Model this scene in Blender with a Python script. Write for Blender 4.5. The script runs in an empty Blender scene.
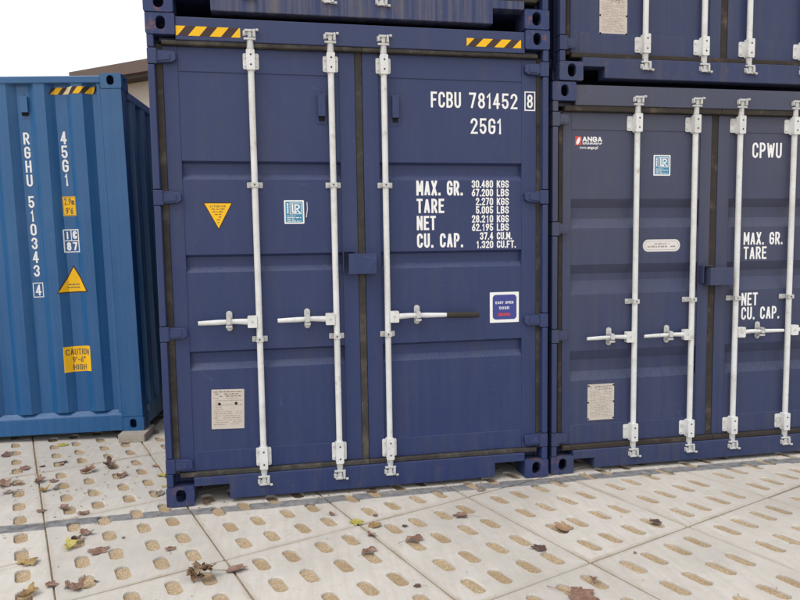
import bpy, bmesh, math, random
from mathutils import Vector, Matrix
from mathutils.geometry import tessellate_polygon
random.seed(7)
sc = bpy.context.scene
COL = sc.collection

# ---------------------------------------------------------------- camera
cam_d = bpy.data.cameras.new('camera')
cam = bpy.data.objects.new('camera', cam_d); COL.objects.link(cam)
cam_d.sensor_width = 36.0
cam_d.lens = 653.66 / 800 * 36.0
cam_d.clip_start = 0.05; cam_d.clip_end = 3000
_r = Vector((0.98329898, -0.18137289, -0.01506654))
_u = Vector((0.02979961, 0.07878201, 0.99644637))
_f = Vector((0.17954138, 0.98025368, -0.08287111))
cam.matrix_world = Matrix(((_r.x, _u.x, -_f.x, 0.711408), (_r.y, _u.y, -_f.y, -4.017812),
                           (_r.z, _u.z, -_f.z, 1.557767), (0, 0, 0, 1)))
sc.camera = cam

# ---------------------------------------------------------------- sky and light (bright overcast)
SUN_EL, SUN_AZ = math.radians(58), math.radians(232)      # azimuth clockwise from +y
w = bpy.data.worlds.new('World'); sc.world = w; w.use_nodes = True
nt = w.node_tree; nt.nodes.clear()
wo = nt.nodes.new('ShaderNodeOutputWorld'); bg = nt.nodes.new('ShaderNodeBackground')
sky = nt.nodes.new('ShaderNodeTexSky'); sky.sky_type = 'NISHITA'; sky.sun_disc = False
sky.sun_elevation = SUN_EL; sky.sun_rotation = SUN_AZ
sky.air_density = 1.0; sky.dust_density = 4.0; sky.ozone_density = 1.0
# a closed, bright cloud layer over that sky
tc = nt.nodes.new('ShaderNodeTexCoord'); cn = nt.nodes.new('ShaderNodeTexNoise'); cn.inputs['Scale'].default_value = 1.6; cn.inputs['Detail'].default_value = 4
nt.links.new(tc.outputs['Generated'], cn.inputs['Vector'])
cr = nt.nodes.new('ShaderNodeValToRGB'); cr.color_ramp.elements[0].position = 0.3; cr.color_ramp.elements[1].position = 0.75
cr.color_ramp.elements[0].color = (6.6, 6.75, 7.0, 1); cr.color_ramp.elements[1].color = (8.6, 8.65, 8.7, 1)
nt.links.new(cn.outputs['Fac'], cr.inputs['Fac'])
mx = nt.nodes.new('ShaderNodeMix'); mx.data_type = 'RGBA'; mx.inputs[0].default_value = 0.85
nt.links.new(sky.outputs[0], mx.inputs[6]); nt.links.new(cr.outputs['Color'], mx.inputs[7])
nt.links.new(mx.outputs[2], bg.inputs['Color'])
bg.inputs['Strength'].default_value = 0.15
nt.links.new(bg.outputs[0], wo.inputs[0])
sd = bpy.data.lights.new('sun', 'SUN'); sd.energy = 1.25; sd.angle = math.radians(28); sd.color = (1.0, 0.965, 0.92)
sun = bpy.data.objects.new('sun', sd); COL.objects.link(sun)
sdir = Vector((math.sin(SUN_AZ) * math.cos(SUN_EL), math.cos(SUN_AZ) * math.cos(SUN_EL), math.sin(SUN_EL)))
sun.rotation_euler = sdir.to_track_quat('Z', 'Y').to_euler(); sun.location = sdir * 30
vs = sc.view_settings
vs.view_transform = 'Standard'; vs.look = 'None'; vs.gamma = 1.0; vs.use_curve_mapping = False
vs.exposure = 0.14

# ---------------------------------------------------------------- helpers: materials
def nmat(name):
    m = bpy.data.materials.new(name); m.use_nodes = True
    t = m.node_tree; t.nodes.clear()
    o = t.nodes.new('ShaderNodeOutputMaterial'); b = t.nodes.new('ShaderNodeBsdfPrincipled')
    t.links.new(b.outputs[0], o.inputs[0])
    return m, t, b
def N(t, kind, **kw):
    n = t.nodes.new('ShaderNode' + kind)
    for k, v in kw.items():
        if k in n.inputs: n.inputs[k].default_value = v
        else: setattr(n, k, v)
    return n
def objco(t, scale=(1, 1, 1), jitter=True):
    c = N(t, 'TexCoord'); mp = N(t, 'Mapping'); mp.inputs['Scale'].default_value = scale
    if jitter:
        oi = N(t, 'ObjectInfo'); ma = N(t, 'MapRange'); ma.inputs['To Max'].default_value = 37.0
        t.links.new(oi.outputs['Random'], ma.inputs['Value'])
        cx = N(t, 'CombineXYZ')
        for i in range(3): t.links.new(ma.outputs[0], cx.inputs[i])
        va = N(t, 'VectorMath', operation='ADD')
        t.links.new(c.outputs['Object'], va.inputs[0]); t.links.new(cx.outputs[0], va.inputs[1])
        t.links.new(va.outputs[0], mp.inputs['Vector'])
    else:
        t.links.new(c.outputs['Object'], mp.inputs['Vector'])
    return mp.outputs[0]
def noise(t, co, scale, detail=4, rough=0.55):
    n = N(t, 'TexNoise', Scale=scale, Detail=detail, Roughness=rough)
    t.links.new(co, n.inputs['Vector']); return n.outputs['Fac']
def ramp(t, fac, stops):
    r = N(t, 'ValToRGB'); e = r.color_ramp.elements
    while len(e) > len(stops): e.remove(e[-1])
    while len(e) < len(stops): e.new(0.5)
    for el, (p, c) in zip(e, stops):
        el.position = p; el.color = (c, c, c, 1) if isinstance(c, (int, float)) else tuple(c) + (1,)
    t.links.new(fac, r.inputs['Fac']); return r.outputs['Color']
def mix(t, fac, a, b, mode='MIX'):
    m = N(t, 'Mix', data_type='RGBA', blend_type=mode)
    def put(s, v):
        if hasattr(v, 'is_linked') or hasattr(v, 'links'): t.links.new(v, s)
        elif isinstance(v, (int, float)): s.default_value = v
        else: s.default_value = tuple(v) + (1,)
    put(m.inputs[0], fac); put(m.inputs[6], a); put(m.inputs[7], b)
    return m.outputs[2]
def math_(t, op, a, b=0.0, clamp=False):
    n = N(t, 'Math', operation=op, use_clamp=clamp)
    for i, v in enumerate((a, b)):
        if isinstance(v, (int, float)): n.inputs[i].default_value = v
        else: t.links.new(v, n.inputs[i])
    return n.outputs[0]
def bump(t, b, h, strength, dist):
    n = N(t, 'Bump', Strength=strength, Distance=dist)
    t.links.new(h, n.inputs['Height']); t.links.new(n.outputs[0], b.inputs['Normal'])

def paint(name, base, pale_col, rough=0.5, dirt=(0.10, 0.085, 0.07), dirt_amt=0.25, rust_amt=0.0, pale_z=None, streak=0.3, spec=0.35):
    m, t, b = nmat(name)
    co = objco(t)
    big = noise(t, co, 1.1, 3)
    fine = noise(t, co, 90, 3, 0.7)
    st = noise(t, objco(t, (26, 26, 0.55)), 1.0, 4, 0.6)
    col = mix(t, ramp(t, big, [(0.35, 0.0), (0.7, 1.0)]), base, tuple(c * 0.86 + k * 0.14 for c, k in zip(base, pale_col)))
    if pale_z:  # tone turns paler and greyer with height
        c = N(t, 'TexCoord'); s = N(t, 'SeparateXYZ'); t.links.new(c.outputs['Object'], s.inputs[0])
        mr = N(t, 'MapRange'); mr.inputs['From Min'].default_value = pale_z[0]; mr.inputs['From Max'].default_value = pale_z[1]
        mr.inputs['To Max'].default_value = pale_z[2]
        t.links.new(math_(t, 'ADD', s.outputs['Z'], math_(t, 'MULTIPLY', math_(t, 'SUBTRACT', big, 0.5), 1.2)), mr.inputs['Value'])
        col = mix(t, mr.outputs[0], col, pale_col)
    col = mix(t, math_(t, 'MULTIPLY', ramp(t, st, [(0.42, 0.0), (0.75, 1.0)]), streak), col, pale_col)
    dn = ramp(t, noise(t, objco(t, (9, 9, 1.3)), 1.0, 6, 0.7), [(0.52, 0.0), (0.8, 1.0)])
    col = mix(t, math_(t, 'MULTIPLY', dn, dirt_amt), col, dirt)
    col = mix(t, math_(t, 'MULTIPLY', ramp(t, fine, [(0.55, 0.0), (0.78, 1.0)]), 0.30), col, tuple(min(1, c * 1.8 + 0.02) for c in base))
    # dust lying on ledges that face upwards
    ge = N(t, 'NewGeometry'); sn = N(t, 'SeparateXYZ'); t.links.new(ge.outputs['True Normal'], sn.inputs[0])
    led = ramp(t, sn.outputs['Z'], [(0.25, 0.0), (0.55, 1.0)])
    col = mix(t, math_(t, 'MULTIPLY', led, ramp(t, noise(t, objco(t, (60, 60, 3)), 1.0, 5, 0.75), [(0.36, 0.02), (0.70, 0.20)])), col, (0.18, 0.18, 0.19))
    # faint rust and water runs
    run = ramp(t, noise(t, objco(t, (38, 38, 0.9)), 1.0, 3, 0.6), [(0.66, 0.0), (0.74, 1.0)])
    rmask = ramp(t, noise(t, co, 1.7, 3), [(0.5, 0.0), (0.62, 1.0)])
    col = mix(t, math_(t, 'MULTIPLY', math_(t, 'MULTIPLY', run, rmask), dirt_amt * 0.9), col, (0.15, 0.11, 0.085))
    # scuffs and scratches
    sc_ = N(t, 'TexVoronoi', feature='DISTANCE_TO_EDGE', Scale=2.3); t.links.new(objco(t, (1, 1, 3.1)), sc_.inputs['Vector'])
    scm = math_(t, 'MULTIPLY', ramp(t, sc_.outputs['Distance'], [(0.0, 1.0), (0.006, 0.0)]), ramp(t, noise(t, co, 5, 3), [(0.60, 0.0), (0.66, 0.45)]))
    col = mix(t, scm, col, tuple(min(1, c * 2.4 + 0.04) for c in base))
    if rust_amt:
        rn = noise(t, co, 14, 6, 0.7)
        rm = ramp(t, rn, [(0.60 - 0.1 * rust_amt, 0.0), (0.68 - 0.1 * rust_amt, 1.0)])
        col = mix(t, math_(t, 'MULTIPLY', rm, min(1, rust_amt)), col, mix(t, fine, (0.16, 0.055, 0.02), (0.36, 0.15, 0.06)))
    t.links.new(col, b.inputs['Base Color'])
    t.links.new(ramp(t, st, [(0.3, rough - 0.08), (0.8, rough + 0.14)]), b.inputs['Roughness'])
    b.inputs['Specular IOR Level'].default_value = spec
    h = math_(t, 'ADD', math_(t, 'MULTIPLY', noise(t, co, 2.6, 2, 0.4), 1.0), math_(t, 'MULTIPLY', fine, 0.035))
    bump(t, b, h, 0.35, 0.03)
    return m
def plain(name, base, rough=0.5, var=0.15, scale=30, spec=0.3, metal=0.0, spots=None, bumpd=0.0):
    m, t, b = nmat(name)
    co = objco(t)
    n = noise(t, co, scale, 5, 0.65)
    col = mix(t, n, tuple(c * (1 - var) for c in base), tuple(min(1, c * (1 + var)) for c in base))
    if spots:
        for (c, lo, hi, scl, a) in spots:
            col = mix(t, math_(t, 'MULTIPLY', ramp(t, noise(t, co, scl, 5, 0.7), [(lo, 0.0), (hi, 1.0)]), a), col, c)
    t.links.new(col, b.inputs['Base Color'])
    b.inputs['Roughness'].default_value = rough; b.inputs['Specular IOR Level'].default_value = spec
    b.inputs['Metallic'].default_value = metal
    if bumpd: bump(t, b, n, 0.5, bumpd)
    return m

NAVY = (0.021, 0.036, 0.118); NAVY_C = (0.052, 0.066, 0.132)
NAVB = (0.027, 0.041, 0.112); NAVB_C = (0.078, 0.081, 0.114)
M = {}
M['navy'] = paint('navy_paint', NAVY, NAVY_C, pale_z=(0.2, 3.4, 0.40), dirt_amt=0.22)
M['navy_rough'] = paint('navy_paint_worn', NAVY, NAVY_C, pale_z=(0.2, 3.4, 0.40), dirt_amt=0.6, rust_amt=0.15)
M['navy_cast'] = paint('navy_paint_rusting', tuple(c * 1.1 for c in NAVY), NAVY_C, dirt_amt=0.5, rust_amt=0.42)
M['slate'] = paint('faded_navy_paint', NAVB, NAVB_C, pale_z=(0.5, 2.6, 0.75), dirt_amt=0.3, streak=0.4)
M['slate_rough'] = paint('faded_navy_paint_worn', NAVB, NAVB_C, pale_z=(0.5, 2.6, 0.75), dirt_amt=0.6, rust_amt=0.15)
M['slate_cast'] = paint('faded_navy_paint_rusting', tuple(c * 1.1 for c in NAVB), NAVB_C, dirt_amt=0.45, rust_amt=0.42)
M['blue'] = paint('bright_blue_paint', (0.010, 0.090, 0.250), (0.065, 0.165, 0.32), rough=0.30, spec=0.5, dirt_amt=0.12, streak=0.25, pale_z=(0.5, 3.2, 0.35))
M['blue_side_lightened'] = paint('blue_side_paint_lightened', (0.06, 0.18, 0.34), (0.36, 0.39, 0.43), rough=0.30, dirt=(0.32, 0.28, 0.26), dirt_amt=0.6, streak=0.5, spec=0.55)  # same blue with dust; colour lightened to offset the shade on the side
M['gasket'] = plain('rubber_gasket', (0.046, 0.041, 0.037), 0.85, 0.45, 22, spots=[((0.25, 0.22, 0.18), 0.5, 0.78, 7, 0.42), ((0.02, 0.018, 0.016), 0.55, 0.7, 4, 0.7)])
M['gasket_dark'] = plain('rubber_gasket_dirty', (0.040, 0.033, 0.028), 0.85, 0.45, 22, spots=[((0.22, 0.17, 0.12), 0.55, 0.75, 7, 0.5)])
M['bar'] = plain('white_zinc_paint', (0.72, 0.73, 0.725), 0.42, 0.10, 6, 0.4, spots=[((0.42, 0.41, 0.38), 0.45, 0.75, 5, 0.6), ((0.26, 0.19, 0.13), 0.60, 0.72, 11, 0.55), ((0.05, 0.12, 0.3), 0.715, 0.735, 6, 0.8), ((0.34, 0.30, 0.25), 0.58, 0.75, 60, 0.6)])
M['zinc'] = plain('galvanised_steel', (0.55, 0.555, 0.55), 0.4, 0.25, 40, 0.5, 0.15, spots=[((0.20, 0.155, 0.11), 0.56, 0.72, 18, 0.65), ((0.75, 0.75, 0.73), 0.6, 0.8, 33, 0.6)])
M['dark'] = plain('dark_hole', (0.012, 0.012, 0.014), 0.9)
M['grip'] = plain('black_rubber_grip', (0.035, 0.030, 0.028), 0.7, 0.3, 30)
M['white'] = plain('white_lettering', (0.86, 0.86, 0.86), 0.5, 0.05, 8, spots=[((0.40, 0.40, 0.46), 0.66, 0.78, 40, 0.5)])
M['cream'] = plain('off_white_label', (0.72, 0.70, 0.69), 0.45, 0.06, 20)
M['yellow'] = plain('yellow_decal', (0.88, 0.50, 0.010), 0.45, 0.06, 12, spots=[((0.55, 0.30, 0.05), 0.62, 0.8, 25, 0.4)])
M['black'] = plain('dark_decal', (0.055, 0.032, 0.028), 0.5, 0.15, 12)
M['ink'] = plain('small_print_ink', (0.13, 0.105, 0.08), 0.6, 0.1, 12)
M['faint'] = plain('faded_print_ink', (0.36, 0.30, 0.24), 0.6, 0.1, 12)
M['teal'] = plain('teal_label', (0.06, 0.25, 0.40), 0.4, 0.06, 20)
M['royal'] = plain('royal_blue_label', (0.055, 0.065, 0.27), 0.4, 0.06, 20)
M['red'] = plain('red_print', (0.62, 0.07, 0.05), 0.5, 0.08, 20)
M['plate'] = plain('engraved_alloy_plate', (0.56, 0.505, 0.45), 0.45, 0.12, 15, 0.4, 0.0, spots=[((0.34, 0.29, 0.25), 0.55, 0.8, 70, 0.6)])
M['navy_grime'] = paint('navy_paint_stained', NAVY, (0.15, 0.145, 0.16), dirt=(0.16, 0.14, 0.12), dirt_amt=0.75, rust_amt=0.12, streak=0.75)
M['fade_yellow'] = plain('bleached_yellow_decal', (0.85, 0.72, 0.45), 0.5, 0.06, 12)

# ---------------------------------------------------------------- helpers: meshes
class MB:
    def __init__(s): s.v = []; s.f = []; s.m = []; s.cur = 0
    def add(s, vs_, fs):
        o = len(s.v); s.v += [tuple(p) for p in vs_]
        for f in fs: s.f.append([i + o for i in f]); s.m.append(s.cur)
    def box(s, x0, x1, y0, y1, z0, z1):
        s.add([(x0, y0, z0), (x1, y0, z0), (x1, y1, z0), (x0, y1, z0), (x0, y0, z1), (x1, y0, z1), (x1, y1, z1), (x0, y1, z1)],
              [(0, 3, 2, 1), (4, 5, 6, 7), (0, 1, 5, 4), (1, 2, 6, 5), (2, 3, 7, 6), (3, 0, 4, 7)])
    def tube(s, pts, r, n=14, flat=1.0, caps=True):
        rs = r if isinstance(r, (list, tuple)) else [r] * len(pts)
        pts = [Vector(p) for p in pts]; vs_ = []; up0 = None
        for i, p in enumerate(pts):
            d = (pts[min(i + 1, len(pts) - 1)] - pts[max(i - 1, 0)]).normalized()
            a = Vector((0, 1, 0)) if abs(d.y) < 0.9 else Vector((1, 0, 0))
            e1 = d.cross(a).normalized(); e2 = d.cross(e1).normalized()
            for k in range(n):
                th = 2 * math.pi * k / n
                vs_.append(p + e1 * math.cos(th) * rs[i] + e2 * math.sin(th) * rs[i] * flat)
        fs = []
        for i in range(len(pts) - 1):
            for k in range(n):
                fs.append((i * n + k, i * n + (k + 1) % n, (i + 1) * n + (k + 1) % n, (i + 1) * n + k))
        if caps:
            fs.append(tuple(range(n))[::-1]); fs.append(tuple((len(pts) - 1) * n + k for k in range(n)))
        s.add(vs_, fs)
    def prism(s, outline, holes, fn, d0, d1):
        """outline, holes: 2D loops; fn(a, b, d) -> point; extruded from d0 to d1"""
        loops = [outline] + holes
        tris = tessellate_polygon([[Vector((a, b, 0)) for a, b in lp] for lp in loops])
        flatp = [p for lp in loops for p in lp]; n = len(flatp)
        vs_ = [fn(a, b, d0) for a, b in flatp] + [fn(a, b, d1) for a, b in flatp]
        fs = [tuple(t_) for t_ in tris] + [tuple(n + i for i in t_)[::-1] for t_ in tris]
        o = 0
        for lp in loops:
            k = len(lp)
            for i in range(k):
                j = (i + 1) % k; fs.append((o + i, o + j, n + o + j, n + o + i))
            o += k
        s.add(vs_, fs)
    def poly(s, pts): s.add(pts, [tuple(range(len(pts)))])
    def build(s, name, mats, parent=None, bevel=0.0, seg=2, smooth=0, recalc=True):
        me = bpy.data.meshes.new(name); me.from_pydata(s.v, [], s.f)
        if not isinstance(mats, (list, tuple)): mats = [mats]
        for m in mats: me.materials.append(m)
        me.polygons.foreach_set('material_index', s.m)
        if recalc:
            bm = bmesh.new(); bm.from_mesh(me); bmesh.ops.recalc_face_normals(bm, faces=bm.faces[:]); bm.to_mesh(me); bm.free()
        me.update()
        if smooth:
            me.shade_smooth(); me.set_sharp_from_angle(angle=math.radians(smooth))
        o = bpy.data.objects.new(name, me); COL.objects.link(o)
        if parent: o.parent = parent
        if bevel:
            b = o.modifiers.new('bevel', 'BEVEL'); b.width = bevel; b.segments = seg; b.limit_method = 'ANGLE'; b.angle_limit = math.radians(40)
        return o
def rrect(x0, x1, z0, z1, r, n=4):
    out = []
    for cx, cz, a0 in ((x1 - r, z0 + r, -90), (x1 - r, z1 - r, 0), (x0 + r, z1 - r, 90), (x0 + r, z0 + r, 180)):
        for k in range(n + 1):
            a = math.radians(a0 + 90 * k / n); out.append((cx + r * math.cos(a), cz + r * math.sin(a)))
    return out
def XZ(x, z, d): return (x, d, z)          # front-facing sheets: d is depth y
def YZ(y, z, d): return (d, y, z)
def tag(o, label=None, cat=None, group=None, kind=None):
    for k, v in (('label', label), ('category', cat), ('group', group), ('kind', kind)):
        if v: o[k] = v
    return o
def thing(name, label, cat, loc=(0, 0, 0), rot=(0, 0, 0), group=None):
    o = bpy.data.objects.new(name, None); COL.objects.link(o)
    o.empty_display_size = 0.2; o.location = loc; o.rotation_euler = rot
    return tag(o, label, cat, group)
def copy_tree(o, parent=None, skip=()):
    c = o.copy(); COL.objects.link(c)
    if parent: c.parent = parent
    for ch in list(o.children):
        if ch.name.split('.')[0] in skip: continue
        copy_tree(ch, c, skip)
    return c

# ---------------------------------------------------------------- stencil lettering (single-stroke, condensed)
def AR(cx, cy, rx, ry, a0, a1, n=7):
    return [(cx + rx * math.cos(math.radians(a0 + (a1 - a0) * i / n)), cy + ry * math.sin(math.radians(a0 + (a1 - a0) * i / n))) for i in range(n + 1)]
TOP = AR(.5, .77, .5, .23, 180, 0); BOT = AR(.5, .23, .5, .23, 0, -180)
GL = {
 'A': (1.05, [[(.03, .02), (.45, .95)], [(.97, .02), (.55, .95)], [(.24, .28), (.76, .28)]]),
 'B': (1, [[(0, 0), (0, 1)] + AR(.55, .76, .42, .24, 90, -90) + [(.45, .52)], [(.3, .52)] + AR(.5, .26, .5, .26, 90, -90) + [(.3, 0)]]),
 'C': (1, [AR(.5, .77, .5, .23, 0, 180) + AR(.5, .23, .5, .23, 180, 360)]),
 'D': (1, [[(0, 0), (0, 1), (.45, 1)] + AR(.5, .7, .5, .3, 90, 0) + AR(.5, .3, .5, .3, 0, -90) + [(0, 0)]]),
 'E': (.9, [[(1, 1), (0, 1), (0, 0), (1, 0)], [(0.1, .52), (.8, .52)]]),
 'F': (.9, [[(1, 1), (0, 1), (0, 0)], [(0.1, .5), (.8, .5)]]),
 'G': (1, [AR(.5, .77, .5, .23, 0, 180) + AR(.5, .23, .5, .23, 180, 360) + [(1, .48), (.55, .48)]]),
 'H': (1, [[(0, 0), (0, 1)], [(1, 0), (1, 1)], [(.1, .5), (.9, .5)]]),
 'I': (.12, [[(.5, 0), (.5, 1)]]),
 'K': (1, [[(0, 0), (0, 1)], [(.95, .97), (.12, .42)], [(.38, .58), (.97, .03)]]),
 'L': (.85, [[(0, 1), (0, 0), (1, 0)]]),
 'M': (1.3, [[(0, 0), (0, 1)], [(1, 0), (1, 1)], [(.10, .90), (.47, .30)], [(.90, .90), (.53, .30)]]),
 'N': (1.05, [[(0, 0), (0, 1)], [(1, 0), (1, 1)], [(.10, .90), (.90, .10)]]),
 'O': (1, [TOP + BOT + ['c']]),
 'P': (1, [[(0, 0), (0, 1), (.5, 1)] + AR(.5, .73, .5, .27, 90, -90) + [(.45, .46)]]),
 'R': (1, [[(0, 0), (0, 1), (.5, 1)] + AR(.5, .73, .5, .27, 90, -90) + [(.45, .46)], [(.5, .42), (1, 0)]]),
 'S': (1, [AR(.5, .77, .5, .23, 10, 180) + AR(.5, .75, .5, .24, 190, 262, 4) + AR(.5, .26, .5, .25, 82, 0, 4) + AR(.5, .23, .5, .23, -10, -190)]),
 'T': (1, [[(0, 1), (1, 1)], [(.5, .93), (.5, 0)]]),
 'U': (1, [[(0, 1), (0, .25)] + AR(.5, .23, .5, .23, 180, 360) + [(1, 1)]]),
 'W': (1.4, [[(0, .98), (.22, .05)], [(.25, .05), (.48, .85)], [(.75, .05), (.52, .85)], [(1, .98), (.78, .05)]]),
 'X': (1, [[(0, 0), (1, 1)], [(0, 1), (1, 0)]]),
 'Y': (1, [[(0, 1), (.5, .45), (1, 1)], [(.5, .4), (.5, 0)]]),
 '0': (1, [TOP + BOT + ['c']]),
 '1': (.45, [[(0, .8), (.8, 1), (.8, 0)]]),
 '2': (1, [AR(.5, .75, .5, .25, 175, -25) + [(0, 0), (1, 0)]]),
 '3': (1, [AR(.5, .76, .5, .24, 170, -80) + AR(.5, .26, .5, .26, 80, -170)]),
 '4': (1, [[(.72, 0), (.72, 1)], [(.66, .96), (0, .28), (1, .28)]]),
 '5': (1, [[(.95, 1), (.08, 1), (.04, .5)] + AR(.5, .3, .5, .3, 110, -165)]),
 '6': (1, [[(.78, .98), (.08, .46)], AR(.5, .29, .5, .29, 0, -360, 14) + ['c']]),
 '7': (1, [[(0, 1), (1, 1)], [(.95, .93), (.35, .02)]]),
 '8': (1, [AR(.5, .76, .44, .24, 270, -90, 12) + ['c'], AR(.5, .26, .5, .26, 90, -270, 12) + ['c']]),
 '9': (1, [[(.22, .02), (.92, .54)], AR(.5, .71, .5, .29, 0, -360, 14) + ['c']]),
 '.': (.1, [[(.5, 0), (.5, .04)]]), "'": (.1, [[(.5, .75), (.5, 1)]]), '-': (.6, [[(0, .45), (1, .45)]]),
 '"': (.45, [[(.1, .75), (.1, 1)], [(.9, .75), (.9, 1)]]),
 ' ': (.55, []),
 'a': (.9, [AR(.5, .32, .5, .32, 30, 330, 10), [(1, .62), (1, 0)]]), 'w': (1.3, [[(0, .62), (.25, 0), (.5, .5), (.75, 0), (1, .62)]]),
 'n': (.9, [[(0, 0), (0, .62)], AR(.5, .4, .5, .24, 180, 0) + [(1, 0)]]), 'g': (.9, [AR(.5, .32, .5, .32, 30, 330, 10), [(1, .62), (1, -.2), (.2, -.28)]]),
 'p': (.9, [[(0, .62), (0, -.3)], AR(.5, .32, .5, .32, 150, -150, 10)]), 'l': (.12, [[(.5, 0), (.5, 1)]]),
 'i': (.12, [[(.5, 0), (.5, .62)], [(.5, .88), (.5, .93)]]), 'c': (.9, [AR(.5, .32, .5, .32, 45, 315, 10)]), 'm': (1.3, [[(0, 0), (0, .62)], AR(.25, .42, .25, .2, 180, 0) + [(.5, 0)], AR(.75, .42, .25, .2, 180, 0) + [(1, 0)]]),
}
def ribbon(mb, pts, half, fn):
    closed = pts[-1] == 'c'
    if closed: pts = pts[:-1]
    q = [Vector((p[0], p[1])) for p in pts]
    cl = [q[0]]
    for p in q[1:]:
        if (p - cl[-1]).length > 1e-5: cl.append(p)
    q = cl
    if closed and (q[0] - q[-1]).length < 1e-5: q.pop()
    n = len(q)
    if not closed:
        q[0] = q[0] + (q[0] - q[1]).normalized() * half; q[-1] = q[-1] + (q[-1] - q[-2]).normalized() * half
    L, R_ = [], []
    for i in range(n):
        if closed: a, b = q[i - 1], q[(i + 1) % n]
        else: a, b = q[max(i - 1, 0)], q[min(i + 1, n - 1)]
        d1 = (q[i] - a) if (q[i] - a).length > 1e-9 else (b - q[i]); d2 = (b - q[i]) if (b - q[i]).length > 1e-9 else d1
        d1 = d1.normalized(); d2 = d2.normalized()
        n1 = Vector((-d1.y, d1.x)); n2 = Vector((-d2.y, d2.x)); m_ = n1 + n2
        m_ = n1 if m_.length < 1e-3 else m_.normalized()
        k = half / max(0.62, m_.dot(n1))
        L.append(q[i] + m_ * k); R_.append(q[i] - m_ * k)
    vs_ = [fn(p.x, p.y) for p in L] + [fn(p.x, p.y) for p in R_]
    fs = [(i, (i + 1) % n, n + (i + 1) % n, n + i) for i in range(n if closed else n - 1)]
    mb.add(vs_, fs)
def text(mb, s, x0, x1, z0, z1, y, stroke=None, aspect=0.42, gap=0.2, mono=None, tilt=0.0):
    """stencil string s fitted between x0..x1 (x1 None: natural width; x0 None: right aligned to x1) and z0..z1"""
    h = z1 - z0; st = (stroke or 0.14) * h; half = st / 2
    cw = h * aspect
    wd = []
    for c in s: wd.append((mono * cw) if (mono and c.isdigit()) else GL[c][0] * (cw - st) + st)
    tot = sum(wd) + gap * cw * (len(s) - 1)
    k = 1.0
    if x0 is None: x0 = x1 - tot
    elif x1 is not None: k = (x1 - x0) / tot
    x = x0; dy = 0.0
    for c, w_ in zip(s, wd):
        gw = GL[c][0] * (cw - st); off = (w_ - (gw + st)) / 2
        for si, pl in enumerate(GL[c][1]):
            pts = [p if p == 'c' else (x + (off + half + p[0] * gw) * k, z0 + half + p[1] * (h - st)) for p in pl]
            yy = y - 0.00015 * si
            ribbon(mb, pts, half * min(1, k * 1.1) if k < 1 else half, lambda a, b: (a, yy, b))
        x += (w_ + gap * cw) * k
def frame_rect(mb, x0, x1, z0, z1, t_, y):
    ribbon(mb, [(x0, z0), (x1, z0), (x1, z1), (x0, z1), 'c'], t_ / 2, lambda a, b: (a, y, b))
def rect(mb, x0, x1, z0, z1, y): mb.poly([(x0, y, z0), (x1, y, z0), (x1, y, z1), (x0, y, z1)])
def small_print(mb, x0, x1, z, h, y, rnd, fill=0.8):
    """one line of print too small to read: word-length dashes"""
    x = x0
    while x < x1 - 0.004:
        wl = rnd.uniform(0.008, 0.026)
        if rnd.random() < fill: rect(mb, x, min(x + wl, x1), z, z + h * rnd.uniform(0.8, 1.1), y)
        x += wl + rnd.uniform(0.003, 0.007)

# ---------------------------------------------------------------- container parts
HOLE = lambda cx, cz, w_, h_: ([(cx + w_ / 2 * math.cos(a), cz + (h_ - w_) / 2 + w_ / 2 * math.sin(a)) for a in [math.pi * k / 8 for k in range(9)]] +
                               [(cx + w_ / 2 * math.cos(a), cz - (h_ - w_) / 2 + w_ / 2 * math.sin(a)) for a in [math.pi + math.pi * k / 8 for k in range(9)]])
def casting(parent, mat, W, x_right, z0, y0, back, hw=0.058, hh=0.084):
    """hollow ISO corner casting; back = +1 when the outer face looks to -y"""
    mb = MB(); H = 0.118; cx = 0.084; wx, dy = 0.162, 0.178
    X = (lambda a: W - a) if x_right else (lambda a: a)
    Y = lambda d: y0 + back * d
    mb.prism(rrect(0, wx, z0, z0 + H, 0.010), [HOLE(cx, z0 + H / 2 + 0.004, hw, hh)], lambda a, b, d: (X(a), Y(d), b), 0.0, 0.028)
    mb.prism([(0.0281, z0), (dy, z0), (dy, z0 + H), (0.0281, z0 + H)], [HOLE(0.098, z0 + H / 2, 0.052, 0.080)], lambda a, b, d: (X(d), Y(a), b), 0.002, 0.026)
    for (xa, xb, ya, yb, za, zb) in ((0.0262, wx - 0.002, 0.0283, dy, z0 + 0.001, z0 + 0.016), (0.0262, wx - 0.002, 0.0283, dy, z0 + H - 0.016, z0 + H - 0.001),
                                     (wx - 0.026, wx - 0.002, 0.0283, dy, z0 + 0.0162, z0 + H - 0.0162), (0.0262, wx - 0.0262, dy - 0.02, dy, z0 + 0.0162, z0 + H - 0.0162)):
        a, b = sorted((X(xa), X(xb))); c, d = sorted((Y(ya), Y(yb)))
        mb.box(a, b, c, d, za, zb)
    return mb.build('corner_casting', mat, parent, bevel=0.0025, seg=2)
def corr_wall(mb, fn, a0, a1, z0, z1, pitch, depth, thick):
    """vertical trapezoid corrugation along a; fn(a, depth, z)"""
    pts = []; a = a0; k = 0
    seq = [(0.097, depth, depth), (0.042, depth, 0.0), (0.097, 0.0, 0.0), (0.042, 0.0, depth)]
    pts.append((a0, depth))
    while a < a1 - 1e-4:
        l, d0, d1 = seq[k % 4]; a2 = a + l * pitch / 0.278
        if a2 > a1:
            t_ = (a1 - a) / (a2 - a); pts.append((a1, d0 + (d1 - d0) * t_)); break
        pts.append((a2, d1)); a = a2; k += 1
    n = len(pts)
    mb.add([fn(p[0], p[1], z0) for p in pts] + [fn(p[0], p[1], z1) for p in pts], [(i, i + 1, n + i + 1, n + i) for i in range(n - 1)])
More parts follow.
